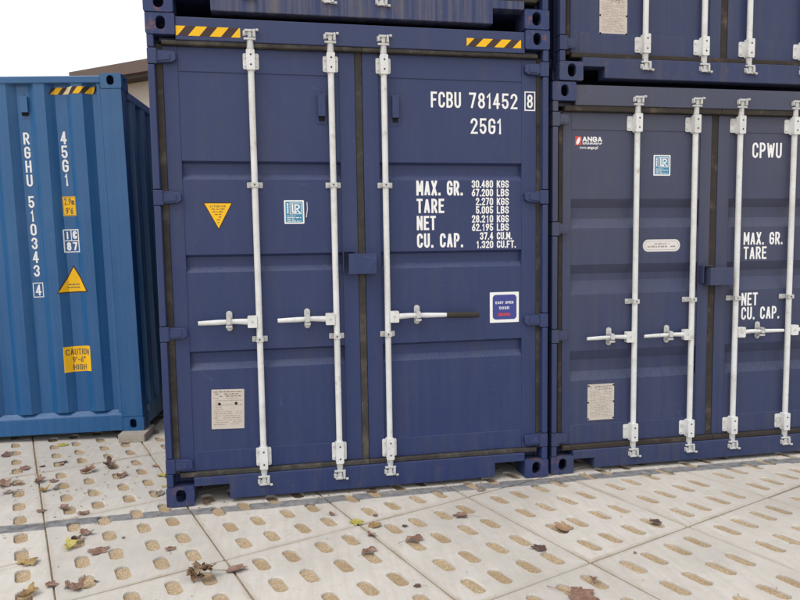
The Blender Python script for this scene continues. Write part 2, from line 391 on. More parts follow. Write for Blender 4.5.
def shell(root, W, H, L, mat, mat_side, top_drop=0.006, side_in=0.004):
    """side walls, roof, rear wall, floor, rails and rear posts"""
    zt = H - top_drop
    for s in (0, 1):
        X = (lambda a: W - a) if s else (lambda a: a)
        mb = MB(); a, b = sorted((X(0.004), X(0.062))); mb.box(a, b, 0.18, L - 0.18, zt - 0.062, zt); mb.build('top_rail', mat_side, root, bevel=0.004)
        mb = MB(); a, b = sorted((X(0.004), X(0.05))); mb.box(a, b, 0.18, L - 0.18, 0.02, 0.178); mb.build('bottom_rail', mat_side, root, bevel=0.004)
        mb = MB(); corr_wall(mb, lambda a, d, z: (X(0.008 + d), a, z), 0.126, L - 0.126, 0.1785, zt - 0.0625, 0.278, 0.036, 0)
        mb.build('side_wall', mat_side, root)
        mb = MB(); a, b = sorted((X(0.004), X(0.162))); mb.box(a, b, L - 0.125, L - 0.004, 0.119, H - 0.119); mb.build('corner_post', mat_side, root, bevel=0.005)
        casting(root, mat_side, W, s, 0.0, L, -1); casting(root, mat_side, W, s, H - 0.118, L, -1)
    mb = MB(); mb.box(0.0625, W - 0.0625, 0.13, L - 0.125, zt - 0.03, zt - 0.008); mb.build('roof', mat_side, root)
    mb = MB(); mb.box(0.0505, W - 0.0505, 0.11, L - 0.06, 0.12, 0.165)
    k = 0.5
    while k < L - 0.3: mb.box(0.0505, W - 0.0505, k, k + 0.045, 0.022, 0.1195); k += 0.35
    mb.build('floor', mat_side, root)
    mb = MB(); corr_wall(mb, lambda a, d, z: (a, L - 0.012 - d, z), 0.1625, W - 0.1625, 0.16, H - 0.12, 0.28, 0.04, 0)
    mb.box(0.1625, W - 0.1625, L - 0.06, L - 0.006, 0.03, 0.1595); mb.box(0.1625, W - 0.1625, L - 0.06, L - 0.006, H - 0.1195, H - 0.01)
    mb.build('rear_wall', mat_side, root)

YD = 0.045                                   # door face, behind the casting face
YP = 0.049                                   # door panel face
def build_door_container(S):
    W, H, L = 2.438, S['H'], 6.058
    t = thing('shipping_container', S['label'], 'container', S['loc'], (0, 0, 0), S.get('group'))
    P_, PR, PC, GK, BR = (M[S[k]] for k in ('paint', 'paint_rough', 'paint_cast', 'gasket', 'bar'))
    cxl = 0.7114 - S['loc'][0]; kk = S['k']
    DX = lambda x: cxl + (x - cxl) * kk
    DZ = lambda z: 1.558 + (z - 1.558) * kk
    # frame
    for s in (0, 1):
        casting(t, PC, W, s, 0.0, 0.0, 1); casting(t, PC, W, s, H - 0.118, 0.0, 1, 0.052, 0.076)
        X = (lambda a: W - a) if s else (lambda a: a)
        mb = MB()
        zs = [0.1185] + [v for c in sorted(S['hinges']) for v in (DZ(c) - 0.048, DZ(c) + 0.048)] + [H - 0.1185]
        for za, zb in zip(zs[::2], zs[1::2]):
            a, b = sorted((X(0.004), X(0.042))); mb.box(a, b, 0.004, 0.095, za, zb)
        a, b = sorted((X(0.004), X(0.060))); mb.box(a, b, 0.0952, 0.125, 0.1187, H - 0.1187)
        mb.build('corner_post', P_, t, bevel=0.006, seg=3)
    zh = S['header']
    mb = MB(); mb.box(0.1625, W - 0.1625, 0.010, 0.11, zh, H - 0.014); mb.box(0.062, 0.162, 0.062, 0.11, zh, H - 0.1195); mb.box(W - 0.162, W - 0.062, 0.062, 0.11, zh, H - 0.1195)
    mb.build('header', P_, t, bevel=0.004)
    zs_, fz, fw0, fw1 = S['sill_top'], S['fork_z'], S['fork_w'], W - S['fork_w']
    mb = MB()
    mb.prism([(0.1625, fz), (fw0, fz), (fw0, 0.022), (fw1, 0.022), (fw1, fz), (W - 0.1625, fz), (W - 0.1625, zs_), (0.1625, zs_)], [], XZ, 0.008, 0.105)
    mb.build('door_sill', PR, t, bevel=0.004)
    # fork pocket reveals behind the sill notch
    shell(t, W, H, L, P_, P_)
    # doors
    zb, zt = DZ(S['door_z'][0]), DZ(S['door_z'][1])
    for di, (x0, x1, xa, xb) in enumerate(S['doors']):
        x0, x1, xa, xb = map(DX, (x0, x1, xa, xb))
        mb = MB()
        mb.box(x0, xa, YD, YD + 0.05, zb, zt); mb.box(xb, x1, YD, YD + 0.05, zb, zt)
        pz1, pz0 = DZ(S['panel_z'][1]), DZ(S['panel_z'][0])
        mb.box(xa + 0.0002, xb - 0.0002, YD, YD + 0.05, pz1, zt); mb.box(xa + 0.0002, xb - 0.0002, YD, YD + 0.05, zb, pz0)
        d = mb.build('door', P_, t, bevel=0.003)
        prof = [(pz0, YP)]
        for (h0, h1, l1, l0) in sorted(S['bands'], key=lambda b: b[0]):      # top edge, end of top slope, start of bottom slope, bottom edge
            dp = S['band_d']
            prof += [(DZ(l0), YP), (DZ(l1), YP + dp), (DZ(h1), YP + dp), (DZ(h0), YP)]
        prof.append((pz1, YP)); prof2 = [prof[0]]
        for (za, ya), (zc, yc) in zip(prof, prof[1:]):
            nsub = 6 if abs(ya - yc) < 1e-6 else 1
            for q in range(1, nsub + 1): prof2.append((za + (zc - za) * q / nsub, ya + (yc - ya) * q / nsub))
        mb = MB(); n = len(prof2)
        mb.add([(xa - 0.002, y, z) for z, y in prof2] + [(xb + 0.002, y, z) for z, y in prof2], [(i, i + 1, n + i + 1, n + i) for i in range(n - 1)])
        mb.build('door_panel', P_, d)
        mb = MB()                                              # rubber seal on three sides
        gx = 0.034
        if di == 0:
            mb.box(DX(S['gl'][0]) - 0.008, x0 - 0.0005, 0.047, 0.080, zb - 0.01, zt + 0.01)
            mb.box(x1 + 0.0005, DX(S['doors'][1][0]) - 0.001, 0.0475, 0.08, zb - 0.004, zt + 0.004)
        else:
            mb.box(x1 + 0.0005, DX(S['gl'][1]), 0.047, 0.080, zb - 0.01, zt + 0.01)
        gr = DX(S['doors'][1][0]) - 0.002 if di == 0 else x1
        xx0 = x0 if di == 0 else x0 - 0.001
        mb.box(xx0, gr, 0.014, 0.08, zt + 0.0015, zh - 0.0005); mb.box(xx0, gr, 0.022, 0.08, zs_ + 0.0005, zb - 0.0015)
        mb.build('door_gasket', GK, d, bevel=0.006, seg=3)
        for hz in S['hinges']:
            hz = DZ(hz); mb = MB(); right = di == 1
            X = (lambda a: W - a) if right else (lambda a: a)
            hl = S['hinge_len']
            mb.prism([(0.046, hz - 0.036), (hl - 0.02, hz - 0.028), (hl, hz - 0.014), (hl, hz + 0.022), (hl - 0.012, hz + 0.030), (0.046, hz + 0.038)], [],
                     lambda a, b, dd: (X(a), dd, b), 0.018, YD - 0.0005)
            mb.prism([(0.052, hz - 0.026), (hl - 0.03, hz - 0.016), (hl - 0.03, hz + 0.016), (0.052, hz + 0.026)], [], lambda a, b, dd: (X(a), dd, b), 0.013, 0.0178)
            a, b = sorted((X(0.003), X(0.045))); mb.box(a, b, 0.003, 0.09, hz - 0.044, hz + 0.044)
            mb.tube([(X(0.046), 0.014, hz - 0.043), (X(0.046), 0.014, hz + 0.043)], 0.0115, 12)
            mb.build('hinge', P_, d, bevel=0.003)
    # locking bars
    yb = 0.018
    for (bx, hd, hx, grip, cx_, asym) in S['bars']:
        r = S['bar_r']; tz, bz = S['cam_z']
        mb = MB(); mb.tube([(bx, yb, bz + 0.03), (bx, yb, tz - 0.03)], r, 18)
        bar = mb.build('locking_bar', BR, t, smooth=50)
        for (zc, sg) in ((tz, 1), (bz, -1)):
            mb = MB()                                          # cam foot and hook
            mb.tube([(bx, yb, zc - sg * 0.085), (bx, yb, zc - sg * 0.030)], [r * 1.12, r * 1.05], 14)
            mb.box(bx - 0.036, bx + 0.034, yb - 0.022, yb + 0.010, zc - sg * 0.030 - 0.006, zc - sg * 0.030 + 0.006)
            mb.box(bx - 0.013, bx + 0.010, yb - 0.020, yb + 0.006, zc - 0.022, zc + 0.022)
            mb.box(bx - 0.030, bx + 0.016, yb - 0.026, yb - 0.004, zc + sg * 0.016 - 0.006, zc + sg * 0.016 + 0.007)
            mb.build('cam', M['zinc'], bar, bevel=0.002, smooth=45)
            mb = MB()                                          # keeper welded to header or sill
            mb.box(bx + 0.014, bx + 0.034, 0.0036, 0.0095, zc - 0.022, zc + 0.026); mb.box(bx - 0.040, bx - 0.022, 0.0036, 0.0095, zc - 0.014, zc + 0.016); mb.box(bx - 0.0222, bx + 0.0142, 0.0040, 0.0075, zc - 0.009, zc + 0.009)
            mb.box(bx + 0.018, bx + 0.030, -0.012, 0.0035, zc - 0.020, zc + 0.024)
            mb.box(bx - 0.036, bx - 0.026, -0.008, 0.0035, zc - 0.012, zc + 0.014)
            mb.tube([(bx + 0.034, -0.004, zc + sg * 0.020), (bx + 0.050, -0.004, zc + sg * 0.020)], 0.008, 10)
            mb.build('cam_keeper', M['zinc'], t, bevel=0.002, smooth=45)
        for (z0, z1) in S['brackets']:
            mb = MB()
            l, rr_ = (-0.046, 0.046) if not asym else (-0.062, 0.030)
            mb.prism(rrect(bx + l, bx + rr_, z0, z1, 0.010), [], XZ, YD - 0.0065, YD - 0.0005)
            mb.prism(rrect(bx - r - 0.006, bx + r + 0.006, z0 - 0.012, z1 + 0.012, 0.006), [], XZ, yb - r - 0.007, YD - 0.007)
            for fx in ((l + 0.012), (rr_ - 0.012)):
                for fz_ in (z0 + 0.022, z1 - 0.022):
                    mb.tube([(bx + fx, YD - 0.012, fz_), (bx + fx, YD - 0.0066, fz_)], 0.008, 8)
            mb.cur = 1
            for fz_ in (z0 + 0.018, z1 - 0.018): mb.tube([(bx + 0.002, yb - r - 0.0085, fz_), (bx + 0.002, yb - r - 0.0071, fz_)], 0.0055, 8)
            mb.build('bar_bracket', [BR, M['dark']], bar, bevel=0.002, smooth=45)
        for cz in S['clips']:
            mb = MB(); l, rr_ = (-0.046, 0.046) if not asym else (-0.060, 0.020)
            mb.prism(rrect(bx + l, bx + rr_, cz - 0.017, cz + 0.017, 0.004), [], XZ, YD - 0.005, YD - 0.0005)
            mb.box(bx - r - 0.004, bx + r + 0.004, yb - r - 0.005, YD - 0.0055, cz - 0.014, cz + 0.014)
            for fx in (l + 0.013, rr_ - 0.010): mb.tube([(bx + fx, YD - 0.010, cz), (bx + fx, YD - 0.0055, cz)], 0.0085, 8)
            mb.cur = 1
            mb.tube([(bx, yb - r - 0.0062, cz), (bx, yb - r - 0.0051, cz)], 0.005, 8)
            mb.build('guide_clip', [M['zinc'], M['dark']], bar, bevel=0.0015, smooth=45)
        hz = S['handle_z']
        mb = MB()                                              # handle with its hub
        a, b = sorted((bx + hd * 0.012, bx + hd * 0.068))
        mb.prism(rrect(a, b, hz - 0.037, hz + 0.035, 0.006), [], XZ, yb - 0.024, yb + 0.012)
        xm = bx + hd * 0.066
        e = hx if not grip else bx + hd * 0.385
        mb.tube([(xm, yb - 0.010, hz), (bx + hd * 0.14, yb - 0.014, hz + 0.004), (cx_, yb - 0.020, hz + 0.004), (cx_ + hd * 0.06, yb - 0.022, hz + 0.003), (e, yb - 0.025, hz + 0.001)],
                [v * S['handle_r'] for v in (0.021, 0.018, 0.016, 0.018, 0.0145)], 12, 0.62 / S['handle_r'])
        mb.cur = 1; mb.tube([(bx + hd * 0.040, yb - 0.0262, hz), (bx + hd * 0.040, yb - 0.0242, hz)], 0.008, 10)
        mb.build('handle', [BR, M['zinc']], bar, bevel=0.002, smooth=50)
        if grip:
            mb = MB(); mb.tube([(e - hd * 0.01, yb - 0.025, hz + 0.001), (e + 0.02 * hd, yb - 0.026, hz), (hx - 0.012 * hd, yb - 0.031, hz - 0.004), (hx, yb - 0.031, hz - 0.004)], [0.0185, 0.0205, 0.0195, 0.014], 14, 0.75)
            mb.build('handle_grip', M['grip'], bar, smooth=50)
        mb = MB()                                              # handle retainer
        cxx = DX(cx_)
        mb.prism(rrect(cxx - 0.018, cxx + 0.018, hz - 0.056, hz + 0.066, 0.0175, 6), [], XZ, YD - 0.008, YD - 0.0005)
        mb.box(cxx - 0.018, cxx + 0.018, yb - 0.034, YD - 0.0082, hz - 0.030, hz - 0.018)
        mb.prism(rrect(cxx - 0.014, cxx + 0.014, hz - 0.010, hz + 0.026, 0.006), [], XZ, yb - 0.040, yb - 0.034)
        mb.box(cxx - 0.012, cxx + 0.012, yb - 0.0335, YD - 0.0082, hz + 0.019, hz + 0.029)
        for fz_ in (hz + 0.048, hz - 0.042): mb.tube([(cxx, YD - 0.015, fz_), (cxx, YD - 0.0082, fz_)], 0.009, 10)
        mb.build('handle_catch', M['zinc'], bar, bevel=0.002, smooth=45)
    # lock box over the seam
    lx0, lx1, lz0, lz1 = S['lockbox']
    mb = MB(); yo = -0.042
    mb.box(lx0, lx1, yo, yo + 0.004, lz0, lz1); mb.box(lx0 + 0.004, lx1, yo + 0.0042, YD - 0.002, lz1 - 0.0042, lz1 - 0.0002)
    mb.box(lx1 - 0.004, lx1, yo + 0.0042, YD - 0.002, lz0, lz1 - 0.0045); mb.box(lx0 + 0.05, lx0 + 0.054, yo + 0.0042, YD - 0.002, lz0, lz1 - 0.0045)
    if S['paint'] == 'slate': mb.box(lx0, lx0 + 0.0040, yo + 0.0042, YD - 0.002, lz0, lz1 - 0.0045)
    mb.box(lx0 - 0.030, lx0 - 0.0255, YD - 0.052, YD - 0.001, lz0 + 0.012, lz1 + 0.018)
    mb.box(lx0 - 0.025, lx0 + 0.045, YD - 0.052, YD - 0.001, lz1 + 0.0135, lz1 + 0.018)
    mb.build('lock_box', P_, t, bevel=0.002)
    return t, DX, DZ
def vent(parent, mat, x0, x1, z0, z1, y):
    v = None
    mb = MB()
    mb.prism(rrect(x0, x1, z0, z1, 0.006), [], XZ, y - 0.003, y - 0.0002)
    hz0 = z0 + 0.045; hz1 = z1 - 0.028; a, b = x0 + 0.010, x1 - 0.010
    # hood, open at the bottom
    mb.box(a, b, y - 0.026, y - 0.023, hz0, hz1); mb.box(a, a + 0.003, y - 0.0228, y - 0.0032, hz0, hz1); mb.box(b - 0.003, b, y - 0.0228, y - 0.0032, hz0, hz1)
    mb.box(a + 0.0032, b - 0.0032, y - 0.0228, y - 0.0032, hz1 - 0.003, hz1)
    for z in (z0 + 0.010, z1 - 0.010): mb.tube([((x0 + x1) / 2, y - 0.006, z), ((x0 + x1) / 2, y - 0.0032, z)], 0.004, 8)
    mb.cur = 1; mb.box(a + 0.004, b - 0.004, y - 0.010, y - 0.0034, hz0 - 0.024, hz0 + 0.03)
    return mb.build('vent', [mat, M['dark']], parent, bevel=0.0015)
def hazard(parent, x0, x1, z0, z1, y, n, lean, phase=0.0):
    mb = MB(); mb.cur = 1; rect(mb, x0, x1, z0, z1, y); mb.cur = 0
    p = (x1 - x0) / n; h = z1 - z0; wy = p * 0.52; k = -2
    while x0 + k * p < x1 + h:
        a = x0 + (k + phase) * p
        poly = [(a, z0), (a + wy, z0), (a + wy + lean * h, z1), (a + lean * h, z1)]
        # clip to the strip ends
        for (lim, sgn) in ((x0, 1), (x1, -1)):
            out = []
            for i in range(len(poly)):
                p0, p1 = poly[i - 1], poly[i]
                i0, i1 = sgn * (p0[0] - lim) >= 0, sgn * (p1[0] - lim) >= 0
                if i0 != i1:
                    t_ = (lim - p0[0]) / (p1[0] - p0[0]); out.append((lim, p0[1] + t_ * (p1[1] - p0[1])))
                if i1: out.append(p1)
            poly = out
            if not poly: break
        if len(poly) > 2: mb.poly([(a_, y - 0.0004, b_) for a_, b_ in poly])
        k += 1
    return mb.build('hazard_stripe', [M['yellow'], M['black']], parent)
def class_label(parent, x0, x1, z0, z1, y, name='survey_label'):
    """white edged teal label with the two interlocked letters of a classification society"""
    w_, h = x1 - x0, z1 - z0; mb = MB(); U = lambda a: x0 + a * w_; V = lambda a: z0 + a * h
    mb.prism(rrect(x0, x1, z0, z1, 0.005), [], XZ, y - 0.0012, y - 0.0002)
    mb.cur = 1; mb.prism(rrect(U(.07), U(.93), V(.06), V(.94), 0.003), [], XZ, y - 0.0018, y - 0.0013)
    mb.cur = 0; yy = y - 0.0022
    frame_rect(mb, U(.30), U(.86), V(.42), V(.88), .028 * w_, yy)
    s = .07 * w_
    ribbon(mb, [(U(.42), V(.82)), (U(.42), V(.50)), (U(.60), V(.50))], s / 2, lambda a, b: (a, yy - .0002, b))
    ribbon(mb, [(U(.55), V(.48)), (U(.55), V(.80)), (U(.66), V(.80))] + [(U(.66 + .10 * math.sin(a)), V(.72 + .08 * math.cos(a))) for a in [math.pi * k / 6 for k in range(7)]] + [(U(.60), V(.64)), (U(.78), V(.47))], s / 2, lambda a, b: (a, yy - .0004, b))
    rnd = random.Random(3)
    for k in range(6): rect(mb, U(.14), U(.14 + .08), V(.44 + .075 * k), V(.44 + .075 * k + .055), yy)
    for k in range(4): small_print(mb, U(.14), U(.55 + .3 * (k % 2)), V(.32 - .075 * k), .03 * h, yy, rnd, 0.95)
    return mb.build(name, [M['white'], M['teal']], parent)
def data_plate(parent, x0, x1, z0, z1, y, rot, holes, rows, seed):
    rnd = random.Random(seed); mb = MB()
    mb.prism(rrect(x0, x1, z0, z1, 0.004), [], XZ, y - 0.0035, y - 0.0002)
    yy = y - 0.0038; w_, h = x1 - x0, z1 - z0
    for i in range(rows):
        z = z1 - h * (0.07 + 0.88 * i / rows); b = x0 + w_ * (0.06 + (0.05 if i % 3 else 0)); e = x1 - w_ * (0.06 + 0.12 * rnd.random() * (i % 2))
        if holes and i in (5, 7, 8): e = b + w_ * 0.5 * rnd.random()
        mb.cur = 1 if i < 3 else 2
        small_print(mb, b, e, z, h / rows * 0.32, yy, rnd, 0.85)
    mb.cur = 3
    for (a, b) in holes or ((.03, .04), (.97, .04), (.03, .96), (.97, .96), (.02, .5), (.98, .5)):
        r = 0.0085 if holes else 0.006
        mb.tube([(x0 + a * w_, y - 0.006, z0 + b * h), (x0 + a * w_, y - 0.0036, z0 + b * h)], r, 10)
    o = mb.build('data_plate', [M['plate'], M['ink'], M['faint'], M['dark']], parent)
    if rot:
        c = Vector(((x0 + x1) / 2, 0, (z0 + z1) / 2))
        o.data.transform(Matrix.Translation(c) @ Matrix.Rotation(rot, 4, 'Y') @ Matrix.Translation(-c))
    return o

# ================================================================ SETTING: paving
def paving():
    a = math.radians(20.5); U = Vector((math.cos(a), math.sin(a))); V = Vector((-math.sin(a), math.cos(a)))
    pu, pv = 0.7560, 1.0
    wS, lS = pu - 0.0080, pv - 0.0105
    ho = []
    for hu in (0.140, 0.297, 0.477, 0.634):
        for hv in (0.140, 0.375, 0.628, 0.862): ho.append((hu - pu / 2, hv - pv / 2))
    def stad(cx, cy, w_, l, n=7):
        return [(cx + w_ / 2 * math.cos(t_), cy + (l - w_) / 2 + w_ / 2 * math.sin(t_)) for t_ in [math.pi * k / n for k in range(n + 1)]] + \
               [(cx + w_ / 2 * math.cos(t_), cy - (l - w_) / 2 + w_ / 2 * math.sin(t_)) for t_ in [math.pi + math.pi * k / n for k in range(n + 1)]]
    hw, hl = 0.066, 0.150
    def ring_rect(x, y, r): return [(p[0], p[1]) for p in rrect(-x, x, -y, y, r, 2)]
    top_o = ring_rect(wS / 2 - 0.004, lS / 2 - 0.004, 0.008); low_o = ring_rect(wS / 2, lS / 2, 0.008)
    top_h = [stad(x, y, hw + 0.006, hl + 0.006) for x, y in ho]; low_h = [stad(x, y, hw, hl) for x, y in ho]
    loops = [top_o] + top_h; low = [low_o] + low_h
    tris = tessellate_polygon([[Vector((p[0], p[1], 0)) for p in lp] for lp in loops])
    base = [(p[0], p[1], 0.0) for lp in loops for p in lp] + [(p[0], p[1], -0.0045) for lp in low for p in lp] + [(p[0], p[1], -0.06) for lp in low for p in lp]
    n = sum(len(l) for l in loops); fs = [tuple(t_) for t_ in tris]; o = 0
    for lp in loops:
        k = len(lp)
        for i in range(k):
            j = (i + 1) % k
            fs.append((o + i, o + j, n + o + j, n + o + i)); fs.append((n + o + i, n + o + j, 2 * n + o + j, 2 * n + o + i))
        o += k
    rnd = random.Random(11); mb = MB()
    for i in range(-10, 22):
        for j in range(-9, 10):
            c = U * (0.115 + pu * (i + .5)) + V * (0.165 + pv * (j + .5))
            if not (-5.0 < c.x < 13.0 and -5.5 < c.y < 7.0 and not (0.3 < c.x < 4.6 and c.y > 1.5)): continue
            du, dv = rnd.uniform(-.0014, .0014), rnd.uniform(-.0018, .0018); rz = rnd.uniform(-.0012, .0012)
            zt = rnd.uniform(-.004, -.001); sx, sy = rnd.uniform(-.0022, .0022), rnd.uniform(-.0018, .0018)
            pts = []
            nh = len(top_o)
            for bi, (x, y, z) in enumerate(base):
                if bi % n >= nh and z > -0.05: x += rnd.gauss(0, .0009); y += rnd.gauss(0, .0009)
                x2, y2 = x - y * rz + du, y + x * rz + dv
                p = c + U * x2 + V * y2
                pts.append((p.x, p.y, min(z + zt + sx * x + sy * y, -0.0004)))
            mb.add(pts, fs)
    m, t, b = nmat('weathered_concrete_slab')
    co = objco(t, jitter=False)
    geo = N(t, 'NewGeometry'); isl = geo.outputs['Random Per Island']
    n1 = noise(t, co, 2.2, 5, 0.6); n2 = noise(t, co, 16, 6, 0.65); n3 = noise(t, co, 120, 4, 0.7)
    col = mix(t, isl, (0.50, 0.47, 0.425), (0.595, 0.56, 0.505))
    col = mix(t, ramp(t, n1, [(0.35, 0.0), (0.7, 0.75)]), col, (0.64, 0.60, 0.54))
    col = mix(t, ramp(t, n2, [(0.52, 0.0), (0.80, 0.55)]), col, (0.42, 0.375, 0.32))
    # lengthwise trowel streaks
    rot = N(t, 'Mapping'); rot.inputs['Rotation'].default_value = (0, 0, -a); rot.inputs['Scale'].default_value = (30, 2.0, 1)
    t.links.new(co, rot.inputs['Vector'])
    col = mix(t, ramp(t, noise(t, rot.outputs[0], 1.0, 5, 0.7), [(0.42, 0.0), (0.75, 0.50)]), col, (0.43, 0.395, 0.34))
    col = mix(t, ramp(t, n3, [(0.55, 0.0), (0.72, 0.5)]), col, (0.66, 0.63, 0.58))
    col = mix(t, ramp(t, noise(t, co, 260, 3, 0.6), [(0.62, 0.0), (0.72, 0.55)]), col, (0.28, 0.24, 0.20))
    # sand and dirt washed along the joints
    jr = N(t, 'Mapping'); jr.inputs['Rotation'].default_value = (0, 0, -a); t.links.new(co, jr.inputs['Vector'])
    js = N(t, 'SeparateXYZ'); t.links.new(jr.outputs[0], js.inputs[0])
    def edge(v, org, pitch):
        fr = math_(t, 'FRACT', math_(t, 'DIVIDE', math_(t, 'SUBTRACT', v, org - 50 * pitch), pitch))
        return math_(t, 'MULTIPLY', math_(t, 'SUBTRACT', 0.5, math_(t, 'ABSOLUTE', math_(t, 'SUBTRACT', fr, 0.5))), pitch)
    dj = math_(t, 'MINIMUM', edge(js.outputs['X'], 0.115, pu), edge(js.outputs['Y'], 0.165, pv))
    dj = math_(t, 'ADD', dj, math_(t, 'MULTIPLY', math_(t, 'SUBTRACT', n2, 0.5), 0.055))
    col = mix(t, math_(t, 'MULTIPLY', ramp(t, dj, [(0.003, 0.75), (0.028, 0.0)]), ramp(t, n1, [(0.40, 0.15), (0.62, 1.0)])), col, (0.36, 0.29, 0.21))
    wet = noise(t, co, 0.75, 6, 0.7)
    col = mix(t, ramp(t, wet, [(0.48, 0.0), (0.66, 0.38)]), col, (0.36, 0.335, 0.30))
    # painted grey line along the container fronts
    s = N(t, 'SeparateXYZ'); t.links.new(co, s.inputs[0])
    off = math_(t, 'ADD', math_(t, 'MULTIPLY', math_(t, 'SUBTRACT', isl, 0.5), 0.035), math_(t, 'MULTIPLY', math_(t, 'SUBTRACT', noise(t, co, 9, 4, 0.6), 0.5), 0.030))
    tilt = N(t, 'MapRange'); tilt.inputs['From Min'].default_value = -1.2; tilt.inputs['From Max'].default_value = 1.5
    tilt.inputs['To Min'].default_value = -0.107; tilt.inputs['To Max'].default_value = -0.060
    t.links.new(s.outputs['X'], tilt.inputs['Value'])
    dist = math_(t, 'ABSOLUTE', math_(t, 'ADD', math_(t, 'SUBTRACT', s.outputs['Y'], tilt.outputs[0]), off))
    lm = ramp(t, dist, [(0.045, 1.0), (0.053, 0.0)])
    lm = math_(t, 'MULTIPLY', lm, ramp(t, n2, [(0.36, 0.97), (0.72, 0.55)]))
    col = mix(t, lm, col, mix(t, n1, (0.095, 0.102, 0.118), (0.165, 0.17, 0.185)))
    t.links.new(col, b.inputs['Base Color']); b.inputs['Roughness'].default_value = 0.85; b.inputs['Specular IOR Level'].default_value = 0.2
    bump(t, b, math_(t, 'ADD', math_(t, 'MULTIPLY', n2, 0.6), math_(t, 'MULTIPLY', n3, 0.35)), 0.5, 0.004)
    o = mb.build('pavement', m, None, recalc=False); o['kind'] = 'structure'
    bm = bmesh.new(); bm.from_mesh(o.data); bmesh.ops.recalc_face_normals(bm, faces=bm.faces[:])
    up = sum(f.normal.z * f.calc_area() for f in bm.faces)
    if up < 0: bmesh.ops.reverse_faces(bm, faces=bm.faces[:])
    bm.to_mesh(o.data); bm.free()
    # sandy gravel that fills the slots and joints and carries on beyond
    m, t, b = nmat('sandy_gravel'); co = objco(t, jitter=False)
    vo = N(t, 'TexVoronoi', Scale=140.0); t.links.new(co, vo.inputs['Vector'])
    vo2 = N(t, 'TexVoronoi', Scale=310.0); t.links.new(co, vo2.inputs['Vector'])
    g = noise(t, co, 6, 5, 0.65)
    col = mix(t, ramp(t, vo.outputs['Color'], [(0.2, 0.0), (0.8, 1.0)]), (0.50, 0.375, 0.235), (0.665, 0.525, 0.355))
    col = mix(t, ramp(t, vo.outputs['Distance'], [(0.35, 0.0), (0.8, 0.8)]), col, (0.34, 0.25, 0.16))
    col = mix(t, ramp(t, noise(t, co, 3.2, 3), [(0.48, 0.0), (0.62, 0.45)]), col, (0.34, 0.235, 0.135))
    col = mix(t, ramp(t, g, [(0.5, 0.0), (0.75, 0.55)]), col, (0.44, 0.33, 0.21))
    t.links.new(col, b.inputs['Base Color']); b.inputs['Roughness'].default_value = 0.95; b.inputs['Specular IOR Level'].default_value = 0.1
    bump(t, b, math_(t, 'ADD', vo.outputs['Distance'], math_(t, 'MULTIPLY', vo2.outputs['Distance'], 0.4)), 0.8, 0.006)
    mb = MB(); mb.poly([(-400, -400, -0.0160), (400, -400, -0.0160), (400, 400, -0.0160), (-400, 400, -0.0160)])
    g_ = mb.build('ground', m, None); g_['kind'] = 'structure'
paving()

# ================================================================ MAIN CONTAINER and the one on top of it
A = dict(label='navy container in the middle lettered FCBU 781452, one black gripped handle', loc=(0, 0, 0.004), H=2.896, k=1.0112,
         paint='navy', paint_rough='navy_rough', paint_cast='navy_cast', gasket='gasket', bar='bar', header=2.752, sill_top=0.167, fork_z=0.117, fork_w=0.369,
         door_z=(0.212, 2.712), panel_z=(0.332, 2.572), doors=((0.088, 1.190, 0.170, 1.093), (1.236, 2.348, 1.335, 2.250)), gl=(0.056, 2.384),
         bands=((2.066, 2.052, 1.992, 1.958), (1.518, 1.503, 1.446, 1.412), (0.942, 0.927, 0.866, 0.828)), band_d=0.030, hinges=(2.645, 1.850, 1.056, 0.262), hinge_len=0.157,
         bars=((0.580, -1, 0.226, False, 0.406, False), (1.049, -1, 0.690, False, 0.868, False), (1.371, 1, 1.958, True, 1.553, False)), bar_r=0.0185,
         cam_z=(2.800, 0.115), brackets=((2.605, 2.698), (0.205, 0.320)), clips=(1.928, 0.999), handle_z=1.110, handle_r=0.88, lockbox=(1.126, 1.297, 1.384, 1.508))
contA, DX, DZ = build_door_container(A)
TY = YP - 0.0012
vent(contA, M['navy'], DX(0.955), DX(1.018), DZ(2.287), DZ(2.490), YP); vent(contA, M['navy'], DX(1.405), DX(1.465), DZ(2.287), DZ(2.492), YP)
hazard(contA, 0.1655, 0.526, 2.776, 2.830, 0.0092, 3.0, 0.85, 0.56); hazard(contA, 1.894, 2.249, 2.782, 2.831, 0.0092, 2.95, 1.0, 0.49)
def lettering(parent, items, mat, y, name='lettering'):
    mb = MB()
    for it in items: text(mb, it[0], it[1], it[2], it[3], it[4], y, **(it[5] if len(it) > 5 else {}))
    return mb, mb.build(name, mat, parent)
mb = MB(); k_ = dict(stroke=0.135)
text(mb, 'FCBU', DX(1.660), DX(1.853), DZ(2.403), DZ(2.499), TY, **k_)
mb.build('owner_code', M['white'], contA); mb = MB()
text(mb, '781452', DX(1.904), DX(2.224), DZ(2.403), DZ(2.499), TY, **k_)
mb.build('serial_number', M['white'], contA); mb = MB()
text(mb, '8', DX(2.284), DX(2.325), DZ(2.412), DZ(2.497), YD - 0.001, **k_); frame_rect(mb, DX(2.272), DX(2.337), DZ(2.398), DZ(2.511), 0.007, YD - 0.001)
mb.build('check_digit', M['white'], contA); mb = MB()
text(mb, '25G1', DX(1.913), DX(2.118), DZ(2.246), DZ(2.343), TY, **k_)
mb.build('size_code', M['white'], contA)
mb = MB(); k_ = dict(stroke=0.155)
for s, x1, z0, z1 in (('MAX. GR.', 1.861, 1.863, 1.955), ('TARE', 1.739, 1.754, 1.843), ('NET', 1.684, 1.648, 1.737), ('CU. CAP.', 1.861, 1.538, 1.628)):
    text(mb, s, DX(1.562), DX(x1), DZ(z0), DZ(z1), TY, **k_)
mb.build('weight_headings', M['white'], contA); mb = MB(); mu = MB()
